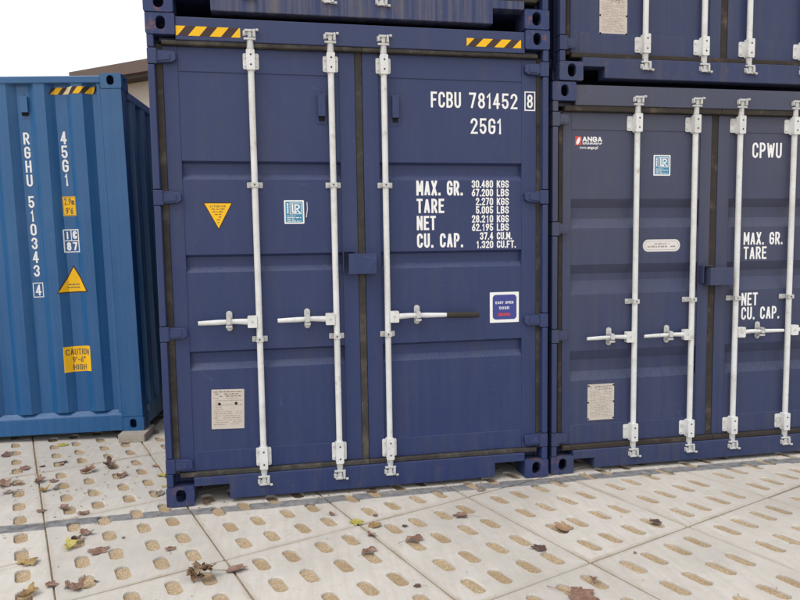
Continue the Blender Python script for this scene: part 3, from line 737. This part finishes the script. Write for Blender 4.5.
rows = (('30.480', 'KGS'), ('67.200', 'LBS'), ('2.270', 'KGS'), ('5.005', 'LBS'), ('28.210', 'KGS'), ('62.195', 'LBS'), ('37.4', 'CU.M.'), ('1.320', 'CU.FT.'))
for i, (a, b) in enumerate(rows):
    z1 = 1.958 - i * 0.0546 + (0.001 if i % 2 else 0); z0 = z1 - 0.047
    text(mb, a, None, DX(2.060), DZ(z0), DZ(z1), TY, stroke=0.17, aspect=0.50, mono=1.0, gap=0.12)
    text(mu, b, DX(2.084), DX(2.165 if len(b) == 3 else (2.186 if b == 'CU.M.' else 2.212)), DZ(z0), DZ(z1), TY, stroke=0.17, aspect=0.5, gap=0.14)
mb.build('weight_figures', M['white'], contA); mu.build('weight_units', M['white'], contA)
# triangular warning decal
mb = MB(); tri = [(0.279, 1.824), (0.449, 1.823), (0.364, 1.662)]
mb.cur = 1; mb.prism([(DX(a), DZ(b)) for a, b in tri], [], XZ, YP - 0.0008, YP - 0.0002)
mb.cur = 0; c = (0.364, 1.770)
mb.prism([(DX(c[0] + (a - c[0]) * .90), DZ(c[1] + (b - c[1]) * .90)) for a, b in tri], [], XZ, YP - 0.0014, YP - 0.0009)
mb.cur = 2; text(mb, 'ATTENTION', DX(0.318), DX(0.408), DZ(1.795), DZ(1.807), YP - 0.0017, stroke=0.2)
rnd = random.Random(5)
for i, hwd in enumerate((.038, .032, .020, .016, .010, .006)): small_print(mb, DX(.364 - hwd), DX(.364 + hwd), DZ(1.782 - .0155 * i), .0055, YP - 0.0017, rnd, 0.95)
mb.build('warning_decal', [M['yellow'], M['black'], M['ink']], contA)
class_label(contA, DX(0.748), DX(0.867), DZ(1.695), DZ(1.836), YP)
mb = MB(); ribbon(mb, [(DX(.885), DZ(1.822)), (DX(.887), DZ(1.785)), (DX(.879), DZ(1.735))], 0.0022, lambda a, b: (a, TY, b)); mb.build('paint_scratch', M['cream'], contA)
data_plate(contA, DX(0.282), DX(0.474), DZ(0.462), DZ(0.704), YP, math.radians(1.7), ((.24, .635), (.75, .645)), 16, 2)
mb = MB(); x0, x1, z0, z1 = DX(2.036), DX(2.232), DZ(1.048), DZ(1.245)
mb.prism(rrect(x0, x1, z0, z1, 0.003), [], XZ, YP - 0.0010, YP - 0.0002)
mb.cur = 1; mb.prism(rrect(x0 + .019, x1 - .016, z0 + .020, z1 - .017, 0.022, 6), [], XZ, YP - 0.0015, YP - 0.0011)
mb.cur = 0; yy = YP - 0.0018
text(mb, 'EASY OPEN', x0 + .038, x1 - .038, z0 + .122, z0 + .139, yy, stroke=0.19, aspect=0.62)
text(mb, 'DOOR', x0 + .062, x1 - .066, z0 + .086, z0 + .104, yy, stroke=0.19, aspect=0.62)
mb.cur = 2; rect(mb, x0 + .056, x1 - .058, z0 + .049, z0 + .053, yy); small_print(mb, x0 + .056, x1 - .058, z0 + .043, .005, yy - .0002, rnd, 1); small_print(mb, x0 + .056, x1 - .058, z0 + .055, .006, yy - .0002, rnd, 1)
mb.build('door_sticker', [M['white'], M['royal'], M['red']], contA)
skipA = ('owner_code', 'serial_number', 'check_digit', 'size_code', 'weight_headings', 'weight_figures', 'weight_units', 'warning_decal', 'survey_label', 'paint_scratch', 'data_plate', 'door_sticker', 'hazard_stripe')
upA = copy_tree(contA, None, skipA); upA.location = (-0.006, -0.004, 0.004 + 2.896 + 0.004)
upA['label'] = 'navy container stacked on the FCBU 781452 container, only its stained door sill in view'
for ch in upA.children_recursive:
    if ch.name.split('.')[0] in ('door_sill', 'door_gasket'):
        ch.data = ch.data.copy(); ch.data.materials[0] = M['navy_grime'] if ch.name.startswith('door_sill') else M['gasket_dark']

# ================================================================ RIGHT CONTAINER and the one on top of it
B = dict(label='faded navy container on the right lettered CPWU, four white locking bars', loc=(2.4688, 0.024, 0.003), H=2.591, k=1.0111,
         paint='slate', paint_rough='slate_rough', paint_cast='slate_cast', gasket='gasket_dark', bar='bar', header=2.447, sill_top=0.150, fork_z=0.094, fork_w=0.317,
         door_z=(0.200, 2.400), panel_z=(0.332, 2.288), doors=((0.072, 1.146, 0.130, 1.062), (1.197, 2.366, 1.287, 2.290)), gl=(0.050, 2.384),
         bands=((1.843, 1.786, 1.716, 1.650), (1.411, 1.350, 1.303, 1.212), (0.835, 0.768, 0.690, 0.632)), band_d=0.036, hinges=(2.347, 1.647, 0.945, 0.250), hinge_len=0.122,
         bars=((0.607, -1, 0.249, False, 0.405, True), (1.036, -1, 0.668, False, 0.832, True), (1.376, 1, 1.743, False, 1.534, True), (1.800, 1, 2.17, False, 1.96, True)), bar_r=0.0183,
         cam_z=(2.490, 0.102), brackets=((2.294, 2.390), (0.200, 0.300)), clips=(1.154,), handle_z=0.914, handle_r=0.74, lockbox=(1.134, 1.308, 1.252, 1.370))
contB, DX, DZ = build_door_container(B)
mb = MB(); k_ = dict(stroke=0.135)
text(mb, 'CPWU', DX(1.460), DX(1.691), DZ(2.120), DZ(2.224), TY, **k_)
mb.build('owner_code', M['white'], contB)
mb = MB()
for s, xa, x1, z0, z1 in (('MAX. GR.', 1.412, 1.722, 1.524, 1.611), ('TARE', 1.414, 1.596, 1.424, 1.511), ('NET', 1.408, 1.536, 1.100, 1.190), ('CU. CAP.', 1.410, 1.714, 1.001, 1.090)):
    yy = YP + B['band_d'] - 0.0012 if False else TY
    text(mb, s, DX(xa), DX(x1), DZ(z0), DZ(z1), yy, stroke=0.145)
    if s in ('TARE', 'CU. CAP.'): mb.build('weight_headings', M['white'], contB); mb = MB()
class_label(contB, DX(0.719), DX(0.843), DZ(1.996), DZ(2.132), YP)
mb = MB()                                                      # owner's logo: red and white emblem, name, thin line, web address
ex, ez = DX(0.180), DZ(2.217)
mb.prism(rrect(DX(.158), DX(.203), DZ(2.190), DZ(2.247), .004), [], XZ, YP - .0008, YP - .0002)
mb.cur = 1
mb.prism([(ex + .012 * math.cos(a) + .008 * math.sin(a), ez + .024 * math.sin(a)) for a in [2 * math.pi * k / 16 for k in range(16)]], [], XZ, YP - .0014, YP - .0009)
text(mb, 'ANGA', DX(.208), DX(.347), DZ(2.212), DZ(2.246), TY, stroke=0.24, aspect=0.9, gap=0.1)
for k in range(2): small_print(mb, DX(.210), DX(.347), DZ(2.196 + .0065 * k), .005, TY, random.Random(k), 1.0)
text(mb, 'www.anga.pl', DX(.190), DX(.318), DZ(2.166), DZ(2.186), TY, stroke=0.17, aspect=.6)
mb.build('owner_logo', [M['red'], M['white']], contB)
mb = MB()                                                      # rounded white maker's label
mb.prism(rrect(DX(.651), DX(.926), DZ(1.489), DZ(1.570), .039, 8), [], XZ, YP - .0010, YP - .0002)
mb.cur = 1; fr = rrect(DX(.663), DX(.914), DZ(1.501), DZ(1.558), .027, 8); ribbon(mb, fr + ['c'], .0011, lambda a, b: (a, YP - .0013, b))
small_print(mb, DX(.735), DX(.845), DZ(1.537), .008, YP - .0013, rnd, .9); small_print(mb, DX(.685), DX(.892), DZ(1.517), .011, YP - .0013, rnd, .95)
mb.build('maker_label', [M['cream'], M['faint']], contB)
data_plate(contB, DX(0.260), DX(0.453), DZ(0.356), DZ(0.602), YP, 0, None, 21, 9)
upB = copy_tree(contB, None, ('owner_code', 'weight_headings', 'survey_label', 'owner_logo', 'maker_label'))
upB.location = (2.4688 + 0.046, 0.024 - 0.004, 0.003 + 2.591 + 0.010)
upB['label'] = 'navy container stacked on the CPWU container, alloy plate low on its left door'
for ch in upB.children_recursive:
    if ch.name.startswith('data_plate'): ch.location = (0.012, 0, -0.036)

# ================================================================ BLUE CONTAINER (corrugated end wall to the camera) and its block
HB, WB, LB = 2.896, 2.438, 12.192
cb = thing('shipping_container', 'bright blue taller corrugated container at the left lettered RGHU 510343', 'container')
cb.matrix_world = Matrix.Translation((-0.4347, 1.6029, 0.0618)) @ Matrix.Rotation(-0.0894, 4, 'Z') @ Matrix.Rotation(-0.01707, 4, 'Y') @ Matrix.Translation((-WB, 0, 0))
BL_ = M['blue']
for s in (0, 1):
    casting(cb, BL_, WB, s, 0.0, 0.0, 1, 0.052, 0.080); casting(cb, BL_, WB, s, HB - 0.118, 0.0, 1, 0.056, 0.078)
    X = (lambda a: WB - a) if s else (lambda a: a)
    mb = MB(); a, b = sorted((X(0.003), X(0.168))); mb.box(a, b, 0.004, 0.06, 0.1185, HB - 0.1185); a, b = sorted((X(0.004), X(0.05))); mb.box(a, b, 0.0602, 0.125, 0.1187, HB - 0.1187)
    a, b = sorted((X(0.169), X(0.200))); mb.box(a, b, 0.016, 0.06, 0.1487, HB - 0.0730)
    mb.build('corner_post', BL_, cb, bevel=0.006, seg=3)
BK = []                                                        # (u from the right edge, depth): end wall profile
u_ = -0.200
BK.append((-0.1995, 0.056)); x = -0.247
per = (0.062, 0.080, 0.057, 0.089); dd = ((0.056, 0.014), (0.014, 0.014), (0.014, 0.056), (0.056, 0.056)); k = 0
BK.append((x, 0.056))
while x > -WB + 0.20:
    x -= per[k % 4]; BK.append((max(x, -WB + 0.17), dd[k % 4][1])); k += 1
def prof_y(u):
    for (a, ya), (b, yb_) in zip(BK, BK[1:]):
        if b <= u <= a: return ya + (yb_ - ya) * (u - a) / (b - a) if a != b else ya
    return 0.004
mb = MB(); n = len(BK); zz = [0.178 + (HB - 0.074 - 0.178) * i / 12 for i in range(13)]
for i in range(12):
    mb.add([(WB + u, y, zz[i]) for u, y in BK] + [(WB + u, y, zz[i + 1]) for u, y in BK], [(q, q + 1, n + q + 1, n + q) for q in range(n - 1)])
mb.build('end_wall', BL_, cb)
mb = MB(); mb.box(0.163, WB - 0.163, 0.004, 0.075, HB - 0.0735, HB - 0.018); mb.build('top_end_rail', BL_, cb, bevel=0.006)
mb = MB(); mb.box(0.163, WB - 0.163, 0.004, 0.075, 0.008, 0.140); mb.prism([(0.004, 0.1402), (0.075, 0.1402), (0.075, 0.177), (0.05, 0.177)], [], lambda a, b, d: (d, a, b), 0.17, WB - 0.17)
mb.build('bottom_end_rail', BL_, cb, bevel=0.005)
for xb in (0.35, 0.75, 1.15, 1.55, 1.95):
    pass
shell(cb, WB, HB, LB, BL_, M['blue_side_lightened'], top_drop=0.108)
def drape(mb, off):
    """lay flat decal faces (x local u-from-right, z) on the corrugated wall, cutting them at every fold"""
    bm = bmesh.new(); lay = bm.verts.layers.float.new('o')
    vs_ = [bm.verts.new((p[0], 0, p[2])) for p in mb.v]
    layer = []
    for f, m_ in zip(mb.f, mb.m):
        fc = bm.faces.new([vs_[i] for i in f]); fc.material_index = m_
    for v, p in zip(vs_, mb.v): v[lay] = p[1]
    for u, _ in BK:
        bmesh.ops.bisect_plane(bm, geom=bm.verts[:] + bm.edges[:] + bm.faces[:], plane_co=(u, 0, 0), plane_no=(1, 0, 0))
    out = MB(); bm.verts.index_update()
    out.v = [(WB + v.co.x, prof_y(v.co.x) - off - v[lay], v.co.z) for v in bm.verts]
    out.f = [[v.index for v in f.verts] for f in bm.faces]; out.m = [f.material_index for f in bm.faces]
    bm.free(); return out
def flatpoly(mb, pts, lift): mb.poly([(a, lift, b) for a, b in pts])
mb = MB()
z = 2.452; uc = -0.776
for c in 'RGHU 510343':
    if c == ' ': z -= 0.060; drape(mb, 0.0012).build('owner_code', M['white'], cb); mb = MB(); continue
    wd = 0.022 if c == '1' else 0.050
    text(mb, c, uc - wd / 2, uc + wd / 2, z - 0.094, z, 0.0, stroke=0.15); z -= 0.1105
drape(mb, 0.0012).build('serial_number', M['white'], cb); mb = MB()
text(mb, '4', uc - .022, uc + .026, 1.150, 1.238, 0, stroke=0.14); frame_rect(mb, uc - .036, uc + .038, 1.138, 1.251, .006, 0)
drape(mb, 0.0012).build('check_digit', M['white'], cb); mb = MB()
z = 2.455; uc = -0.492
for c in '45G1':
    wd = 0.022 if c == '1' else 0.052
    text(mb, c, uc - wd / 2, uc + wd / 2, z - 0.100, z, 0.0, stroke=0.15); z -= 0.1105
drape(mb, 0.0012).build('size_code', M['white'], cb)
mb = MB()                                                      # hazard strip along the top of the end wall
z0, z1 = 2.744, 2.798; p = 0.089
for k in range(4):
    a = -0.562 + k * p; mb.cur = 2 if k == 1 else 0
    flatpoly(mb, [(a, z0), (a + .050, z0), (a + .092, z1), (a + .042, z1)], 0.0004)
    mb.cur = 1
    flatpoly(mb, [(a + .050, z0), (a + p, z0), (a + p + .042, z1), (a + .092, z1)] if k < 3 else [(a + .050, z0), (a + .058, z0), (a + .100, z1), (a + .092, z1)], 0.0)
flatpoly(mb, [(-.572, z0), (-.562, z0), (-.520, z1), (-.550, z1)], 0.0)
drape(mb, 0.0012).build('hazard_stripe', [M['yellow'], M['black'], M['fade_yellow']], cb)
mb = MB()                                                      # height tally
flatpoly(mb, [(-.536, 1.784), (-.431, 1.784), (-.431, 1.940), (-.536, 1.940)], 0.0); mb.cur = 1
text(mb, '2.9m', -.522, -.445, 1.872, 1.928, 0.0004, stroke=.14); text(mb, "9'6", -.515, -.458, 1.797, 1.852, 0.0004, stroke=.14)
frame_rect(mb, -.531, -.436, 1.789, 1.935, .003, 0.0004)
drape(mb, 0.0012).build('height_tally', [M['yellow'], M['ink']], cb)
mb = MB(); xa, xb, za, zb = -.544, -.427, 1.494, 1.672; xm, zm = -.487, 1.585       # approval mark
frame_rect(mb, xa, xb, za, zb, .008, 0)
ribbon(mb, [(xm, za + .095), (xm, zb - .008)], .003, lambda a, b: (a, 0.0002, b)); ribbon(mb, [(xa + .008, zm), (xb - .008, zm)], .003, lambda a, b: (a, 0.0004, b))
text(mb, 'i', xa + .022, xa + .033, zm + .012, zb - .012, 0.0002, stroke=.2); text(mb, 'c', xm + .010, xb - .012, zm + .012, zm + .105, 0.0002, stroke=.2)
text(mb, '87', xa + .014, xb - .014, za + .012, zm - .012, 0.0002, stroke=.2)
drape(mb, 0.0012).build('approval_mark', M['white'], cb)
mb = MB(); tri = [(-.487, 1.389), (-.617, 1.160), (-.372, 1.166)]; c = (-.491, 1.235)
mb.cur = 1; flatpoly(mb, tri, 0.0); mb.cur = 0; flatpoly(mb, [(c[0] + (a - c[0]) * .87, c[1] + (b - c[1]) * .87) for a, b in tri], 0.0004); mb.cur = 2
small_print(mb, -.535, -.450, 1.225, .009, 0.0008, rnd, .95); small_print(mb, -.545, -.440, 1.202, .008, 0.0008, rnd, .95)
drape(mb, 0.0012).build('warning_decal', [M['yellow'], M['black'], M['ink']], cb)
mb = MB(); flatpoly(mb, [(-.602, .510), (-.392, .514), (-.390, .723), (-.600, .721)], 0.0); mb.cur = 1
text(mb, 'CAUTION', -.585, -.405, .650, .701, 0.0004, stroke=.15, aspect=.55); text(mb, "9'-6\"", -.545, -.445, .588, .634, 0.0004, stroke=.15, aspect=.5); text(mb, 'HIGH', -.545, -.440, .524, .572, 0.0004, stroke=.16, aspect=.55)
drape(mb, 0.0012).build('height_warning', [M['yellow'], M['ink']], cb)
vent(cb, BL_, WB - .806, WB - .728, 2.560, 2.756, prof_y(-.78))

mb = MB(); mb.prism(rrect(-0.105, 0.105, -0.150, 0.150, 0.006), [], lambda a, b, d: (a, b, d), 0.0, 0.062)
bl = mb.build('concrete_block', plain('rough_concrete', (0.40, 0.36, 0.30), 0.9, 0.2, 25, spots=[((0.22, 0.19, 0.15), 0.5, 0.75, 9, 0.6)], bumpd=0.004), None, bevel=0.004)
bl.location = (-0.4347 - 0.066, 1.6029 + 0.035, -0.0005); bl.rotation_euler = (0, 0, -0.0894)
tag(bl, 'low grey concrete block under the near corner of the blue container', 'block')

# ================================================================ BUILDING behind the blue container
hb = thing('building', 'cream walled building with a brown roof edge behind the blue container', 'building', (-6.02, 20.0, 0), (0, 0, math.atan2(-0.572, 0.82)))
mb = MB(); mb.box(0.3, 15, 0.55, 9, 0, 7.0); mb.build('wall', plain('cream_render', (0.40, 0.375, 0.34), 0.9, 0.06, 1.2, bumpd=0.01), hb)
mb = MB(); mb.box(0, 15.3, 0.06, 9.4, 7.12, 7.22); mb.prism([(0.06, 7.2201), (9.4, 7.2201), (4.7, 8.0)], [], lambda a, b, d: (d, a, b), 0, 15.3)
mb.build('roof', plain('dark_roof_sheet', (0.10, 0.075, 0.065), 0.7, 0.2, 3), hb)
mb = MB(); mb.box(0, 15.3, 0, 0.058, 7.13, 7.50); mb.build('fascia', plain('brown_fascia_board', (0.125, 0.092, 0.080), 0.6, 0.12, 2), hb)
mb = MB(); mb.box(0, 15.3, 0.08, 0.549, 7.0, 7.118); mb.build('soffit', plain('dark_soffit', (0.045, 0.035, 0.03), 0.8, 0.1, 3), hb)

# ================================================================ FALLEN LEAVES
LEAFC = {'r': ((0.215, 0.118, 0.085), (0.35, 0.225, 0.170)), 'd': ((0.105, 0.062, 0.052), (0.20, 0.125, 0.105)), 'y': ((0.46, 0.39, 0.07), (0.64, 0.57, 0.22)),
         'o': ((0.42, 0.30, 0.12), (0.24, 0.125, 0.075)), 'g': ((0.20, 0.165, 0.135), (0.34, 0.29, 0.25)), 't': ((0.34, 0.20, 0.11), (0.46, 0.30, 0.19)), 'b': ((0.20, 0.125, 0.075), (0.33, 0.23, 0.15))}
for k, (a, b_) in LEAFC.items():
    m, t, b = nmat('dry_leaf_' + {'r': 'reddish', 'd': 'dark', 'y': 'yellow', 'o': 'ochre', 'g': 'grey', 't': 'tan', 'b': 'brown'}[k])
    co = objco(t); col = mix(t, ramp(t, noise(t, co, 2.4, 4, .6), [(0.4, 0.0), (0.62, 1.0)]), a, b_)
    col = mix(t, ramp(t, noise(t, co, 11, 5, .7), [(0.5, 0.0), (0.75, 0.6)]), col, tuple(c * .5 for c in a))
    t.links.new(col, b.inputs['Base Color']); b.inputs['Roughness'].default_value = .7; b.inputs['Specular IOR Level'].default_value = .25
    bump(t, b, noise(t, co, 9, 4, .6), .5, .05); M['leaf_' + k] = m
def leaf_shape(kind, seed, stalk):
    """a maple-like leaf one unit across, dried flat (f), rolled (c), crumpled (k) or a tangle (m)"""
    rnd = random.Random(seed); mb = MB()
    lob = [(90, 1.0), (42, .86), (138, .86), (-8, .60), (188, .60)]
    na, nr = 48, 5
    ph = [rnd.uniform(0, 6.28) for _ in range(6)]
    def rad(th):
        r_ = 0.60 + 0.06 * math.sin(math.radians(th) * 3 + ph[2])
        for c, L_ in lob:
            d = abs((th - c + 180) % 360 - 180); r_ = max(r_, L_ * max(0, 1 - (d / 46.0) ** 1.7))
        d = abs((th + 90 + 180) % 360 - 180)
        if d < 40: r_ *= 0.55 + 0.45 * d / 40
        return r_ * (1 + 0.06 * math.sin(math.radians(th) * 17 + ph[0]) + 0.05 * math.sin(math.radians(th) * 9 + ph[1]))
    sq = 0.48
    def deform(x, y):
        h = .05 * math.sin(5 * x + ph[1]) + .05 * math.sin(6 * y + ph[2])
        if kind == 'f': return (x, y, .07 * abs(x) + h * .7 + .10 * (x * x + y * y))
        if kind == 'c':
            R = .26 + .06 * math.sin(4 * y + ph[3]); a_ = x / R * .8
            return (R * math.sin(a_) * 1.2, y * .96 + .12 * x * x, R * (1 - math.cos(a_)) + .10 * y * y + h)
        f_ = .11 * math.sin(7 * x + 3 * y + ph[3]) + .09 * math.sin(8 * y - 4 * x + ph[4]) + .22 * (x * x + y * y) * (.6 + .5 * math.sin(3 * math.atan2(y, x) + ph[5]))
        return (x * .78 + .05 * math.sin(9 * y), y * .80 + .05 * math.sin(8 * x), f_ + h)
    def one(M4):
        vs_ = [M4 @ Vector(deform(0, 0))]
        for i in range(1, nr + 1):
            for k in range(na):
                th = 360 * k / na; r_ = rad(th) * sq * i / nr
                vs_.append(M4 @ Vector(deform(r_ * math.cos(math.radians(th)) / sq * .5, r_ * math.sin(math.radians(th)) / sq * .5)))
        fs = [(0, 1 + k, 1 + (k + 1) % na) for k in range(na)]
        for i in range(nr - 1):
            o = 1 + i * na; fs += [(o + k, o + na + k, o + na + (k + 1) % na, o + (k + 1) % na) for k in range(na)]
        mb.add(vs_, fs)
        if not stalk: return
        p0 = deform(0, -.08); sx = rnd.uniform(-.2, .2)
        mb.tube([M4 @ Vector(p) for p in (p0, (sx * .3, -.35, max(.02, p0[2] * .6)), (sx, -.60, .03), (sx * 1.8, -.82, .02))], [.011, .010, .010, .013], 5)
    if kind == 'm':
        for q in range(9):
            one(Matrix.Translation((rnd.uniform(-.22, .22), rnd.uniform(-.12, .12), .03 + .03 * q)) @ Matrix.Rotation(rnd.uniform(0, 6.28), 4, 'Z') @ Matrix.Rotation(rnd.uniform(-.35, .35), 4, 'X') @ Matrix.Scale(.50, 4))
    else: one(Matrix.Identity(4))
    zmin = min(p[2] for p in mb.v); mb.v = [(p[0], p[1], p[2] - zmin) for p in mb.v]
    o = mb.build('fallen_leaf', M['leaf_r'], None, smooth=180, recalc=False); me = o.data
    bpy.data.objects.remove(o); return me
SH = {k: [leaf_shape(k, 20 + 3 * i + ord(k), i == 0 and k != 'm') for i in range(4 if k != 'm' else 1)] for k in 'fckm'}
# crumbs of leaf and grit swept along the joints and the door sills
def crumbs():
    rnd = random.Random(77); mb = MB()
    def bit(x, y, s):
        a = rnd.uniform(0, 6.28); n = rnd.choice((4, 5, 6)); sq_ = rnd.uniform(.35, .9)
        top = [(x + s * rnd.uniform(.7, 1.1) * math.cos(a + 6.28 * k / n), y + s * sq_ * rnd.uniform(.7, 1.1) * math.sin(a + 6.28 * k / n), 0.001 + rnd.uniform(.0, .35) * s) for k in range(n)]
        mb.cur = rnd.choice((0, 0, 1, 2))
        mb.add(top + [(x, y, 0.001 + .5 * s)], [(k, (k + 1) % n, n) for k in range(n)])
    for _ in range(300):
        bit(rnd.uniform(-1.7, 4.5), rnd.uniform(-2.0, 1.4) if rnd.random() < .6 else rnd.gauss(0.0, .10), rnd.uniform(.002, .006))
    for _ in range(220): bit(rnd.gauss(-.75, .45), rnd.gauss(.45, .5), rnd.uniform(.0025, .009))
    for _ in range(160): bit(rnd.uniform(0.1, 4.5), rnd.gauss(.03, .035), rnd.uniform(.003, .009))
    o = mb.build('leaf_crumbs', [M['leaf_r'], M['leaf_d'], M['leaf_t']], None, recalc=False); o['kind'] = 'stuff'
crumbs()
LEAVES = [
(-1.406,1.348,0.130,'d','c','narrow dark brown curled leaf at the left edge of the photo'),
(-1.131,0.969,0.120,'r','c','reddish brown leaf with its tip pointing right, between two holes below the blue container'),
(-1.019,1.006,0.060,'d','c','tiny dark leaf lying on the slab joint below the blue container'),
(-1.035,1.536,0.120,'y','f','yellow leaf nearest the bottom edge of the blue container'),
(-0.915,1.066,0.100,'d','c','dark leaf lying across a hole below the yellow leaf by the blue container'),
(-0.785,1.047,0.070,'o','c','small yellow brown sliver of a leaf left of a hole'),
(-0.670,0.797,0.160,'r','k','big crumpled reddish brown leaf below the small yellow brown sliver'),
(-1.131,0.631,0.170,'r','k','big ragged dark red leaf at the left edge of the paving'),
(-1.058,0.505,0.090,'g','c','grey leaf lying under the ragged dark red leaf at the left edge'),
(-0.928,0.656,0.120,'r','k','red brown leaf just left of the slab joint, upper one of a loose heap'),
(-0.831,0.658,0.090,'r','c','thin red leaf right of the slab joint with a pointed end'),
(-0.836,0.484,0.100,'o','k','rounded brown and yellow leaf on the slab joint'),
(-0.772,0.486,0.070,'g','k','small grey crumpled leaf right of the rounded leaf on the joint'),
(-1.035,0.644,0.080,'r','c','small red leaf half covering a hole beside the ragged dark red leaf'),
(-0.551,0.904,0.170,'d','k','long dark leaf, darkest of those on the slab below the concrete block'),
(-0.408,0.680,0.120,'r','c','light red brown leaf split in slivers in front of the long dark leaf'),
(-0.206,0.824,0.070,'t','c','small tan speckled leaf beside the corner hinge of the main container'),
(-0.138,0.624,0.100,'y','f','pale yellow leaf beside the lower left edge of the main container'),
(-0.083,0.394,0.060,'y','f','tiny yellow leaf just above the lower left casting of the main container'),
(-0.082,0.249,0.100,'g','c','greyish leaf touching the lower left casting of the main container'),
(-0.749,0.121,0.080,'r','c','lone brown leaf just behind the painted grey line near the left joint'),
(-0.631,0.150,0.090,'r','c','brown leaf touching the left side of a hole behind the painted line'),
(-0.469,0.036,0.100,'r','c','forked brown leaf just behind the middle of the painted line'),
(-0.163,-0.378,0.035,'d','k','tiny dark scrap of leaf on the bare slab in front of the painted line'),
(0.109,-0.570,0.080,'r','f','brown leaf with its stalk pointing up below the main left casting'),
(-0.371,-0.273,0.120,'r','k','red brown leaf topmost of the heap in front of the painted line'),
(-0.405,-0.359,0.120,'d','k','dark leaf behind the bright yellow leaf in the left foreground'),
(-0.408,-0.445,0.130,'y','k','bright yellow leaf in the left foreground heap'),
(-0.270,-0.514,0.140,'r','f','flat brown leaf touching a hole right of the bright yellow leaf'),
(-0.580,-0.583,0.150,'o','k','dry tan and dark leaf with a long stalk in the left foreground'),
(-0.386,-0.840,0.080,'r','c','brown leaf standing on the joint in the left foreground'),
(-0.298,-0.870,0.100,'r','k','red brown leaf left one of a pair under a foreground hole'),
(-0.250,-0.880,0.120,'r','k','red brown leaf right one of a pair under a foreground hole'),
(-0.456,-0.922,0.130,'o','k','tan brown leaf at the bottom left corner of the photo'),
(-0.180,-0.843,0.040,'d','k','dark leaf scrap right of a foreground hole'),
(0.301,-0.928,0.190,'b','m','large crumpled brown clump of leaf in the foreground, biggest on the paving'),
(0.446,-0.864,0.140,'r','c','arched brown leaf with a long stalk beside the large crumpled clump'),
(1.092,-0.436,0.110,'y','f','yellow green leaf on a slab joint in front of the main container'),
(1.185,-0.516,0.110,'o','f','pale tan yellow leaf right of the yellow green leaf'),
(1.218,-0.381,0.050,'d','k','small dark curled leaf with a straight stalk behind the pale tan leaf'),
(1.148,-0.629,0.080,'r','k','small brown leaf at the end of a slab joint below the pale tan leaf'),
(1.116,-0.814,0.110,'r','k','ragged brown leaf at the top of a hole with its stalk to the left'),
(1.368,-0.731,0.130,'r','k','brown leaf with a long dark stalk pointing left, left of the red brown leaf'),
(0.975,-0.309,0.070,'r','k','red brown leaf over a hole left of the yellow green leaf'),
(1.356,-0.557,0.050,'d','c','dark curl of leaf at the right end of a hole'),
(1.989,-0.961,0.110,'d','f','dark brown notched leaf between two long holes near the middle right'),
(2.209,-0.771,0.150,'t','c','long tan leaf lying in a hole behind the dark notched leaf'),
(1.969,-1.432,0.180,'r','f','large flat brown leaf cut by the bottom edge of the photo'),
(2.093,-1.312,0.070,'r','k','brown leaf tip in the end of a hole behind the large flat leaf'),
(1.705,-0.487,0.120,'r','f','red brown leaf with ragged lobes right of a hole, centre of the paving'),
(1.936,-0.124,0.090,'g','c','grey brown leaf just in front of the painted line before the main container'),
(1.294,-1.196,0.050,'d','f','small triangular brown scrap on the bare foreground slab'),
(2.741,-0.797,0.100,'d','c','dark leaf at the end of a hole in front of the right container'),
(2.422,-1.116,0.035,'d','k','tiny scrap on the long joint in front of the right container'),
(0.216,0.024,0.100,'r','k','brown leaf lying in the left fork notch of the main container'),
(1.256,0.032,0.090,'r','c','brown leaf against the sill of the main container'),
]
STALK = {42: 5.3, 41: 5.6, 36: 4.6, 24: 0.2, 29: 5.2, 49: 1.2, 39: 1.7, 47: 4.0, 51: 1.4}
rnd = random.Random(42); MESH = {}
for i, (x, y, s, c, k, lab) in enumerate(LEAVES):
    v = 0 if (i in STALK or k == 'm') else 1 + i % (len(SH[k]) - 1); key = (k, v, c)
    if key not in MESH:
        me = SH[k][v].copy(); me.materials[0] = M['leaf_' + c]; MESH[key] = me
    o = bpy.data.objects.new('fallen_leaf', MESH[key]); COL.objects.link(o)
    o.location = (x, y, 0.001); o.scale = (s * 1.0, s * 1.0, s * (0.72 if k != 'm' else 1.1)); o.rotation_euler = (0, 0, STALK.get(i, rnd.uniform(0, 6.28)))
    tag(o, lab, 'leaf', 'fallen leaves on the paving')
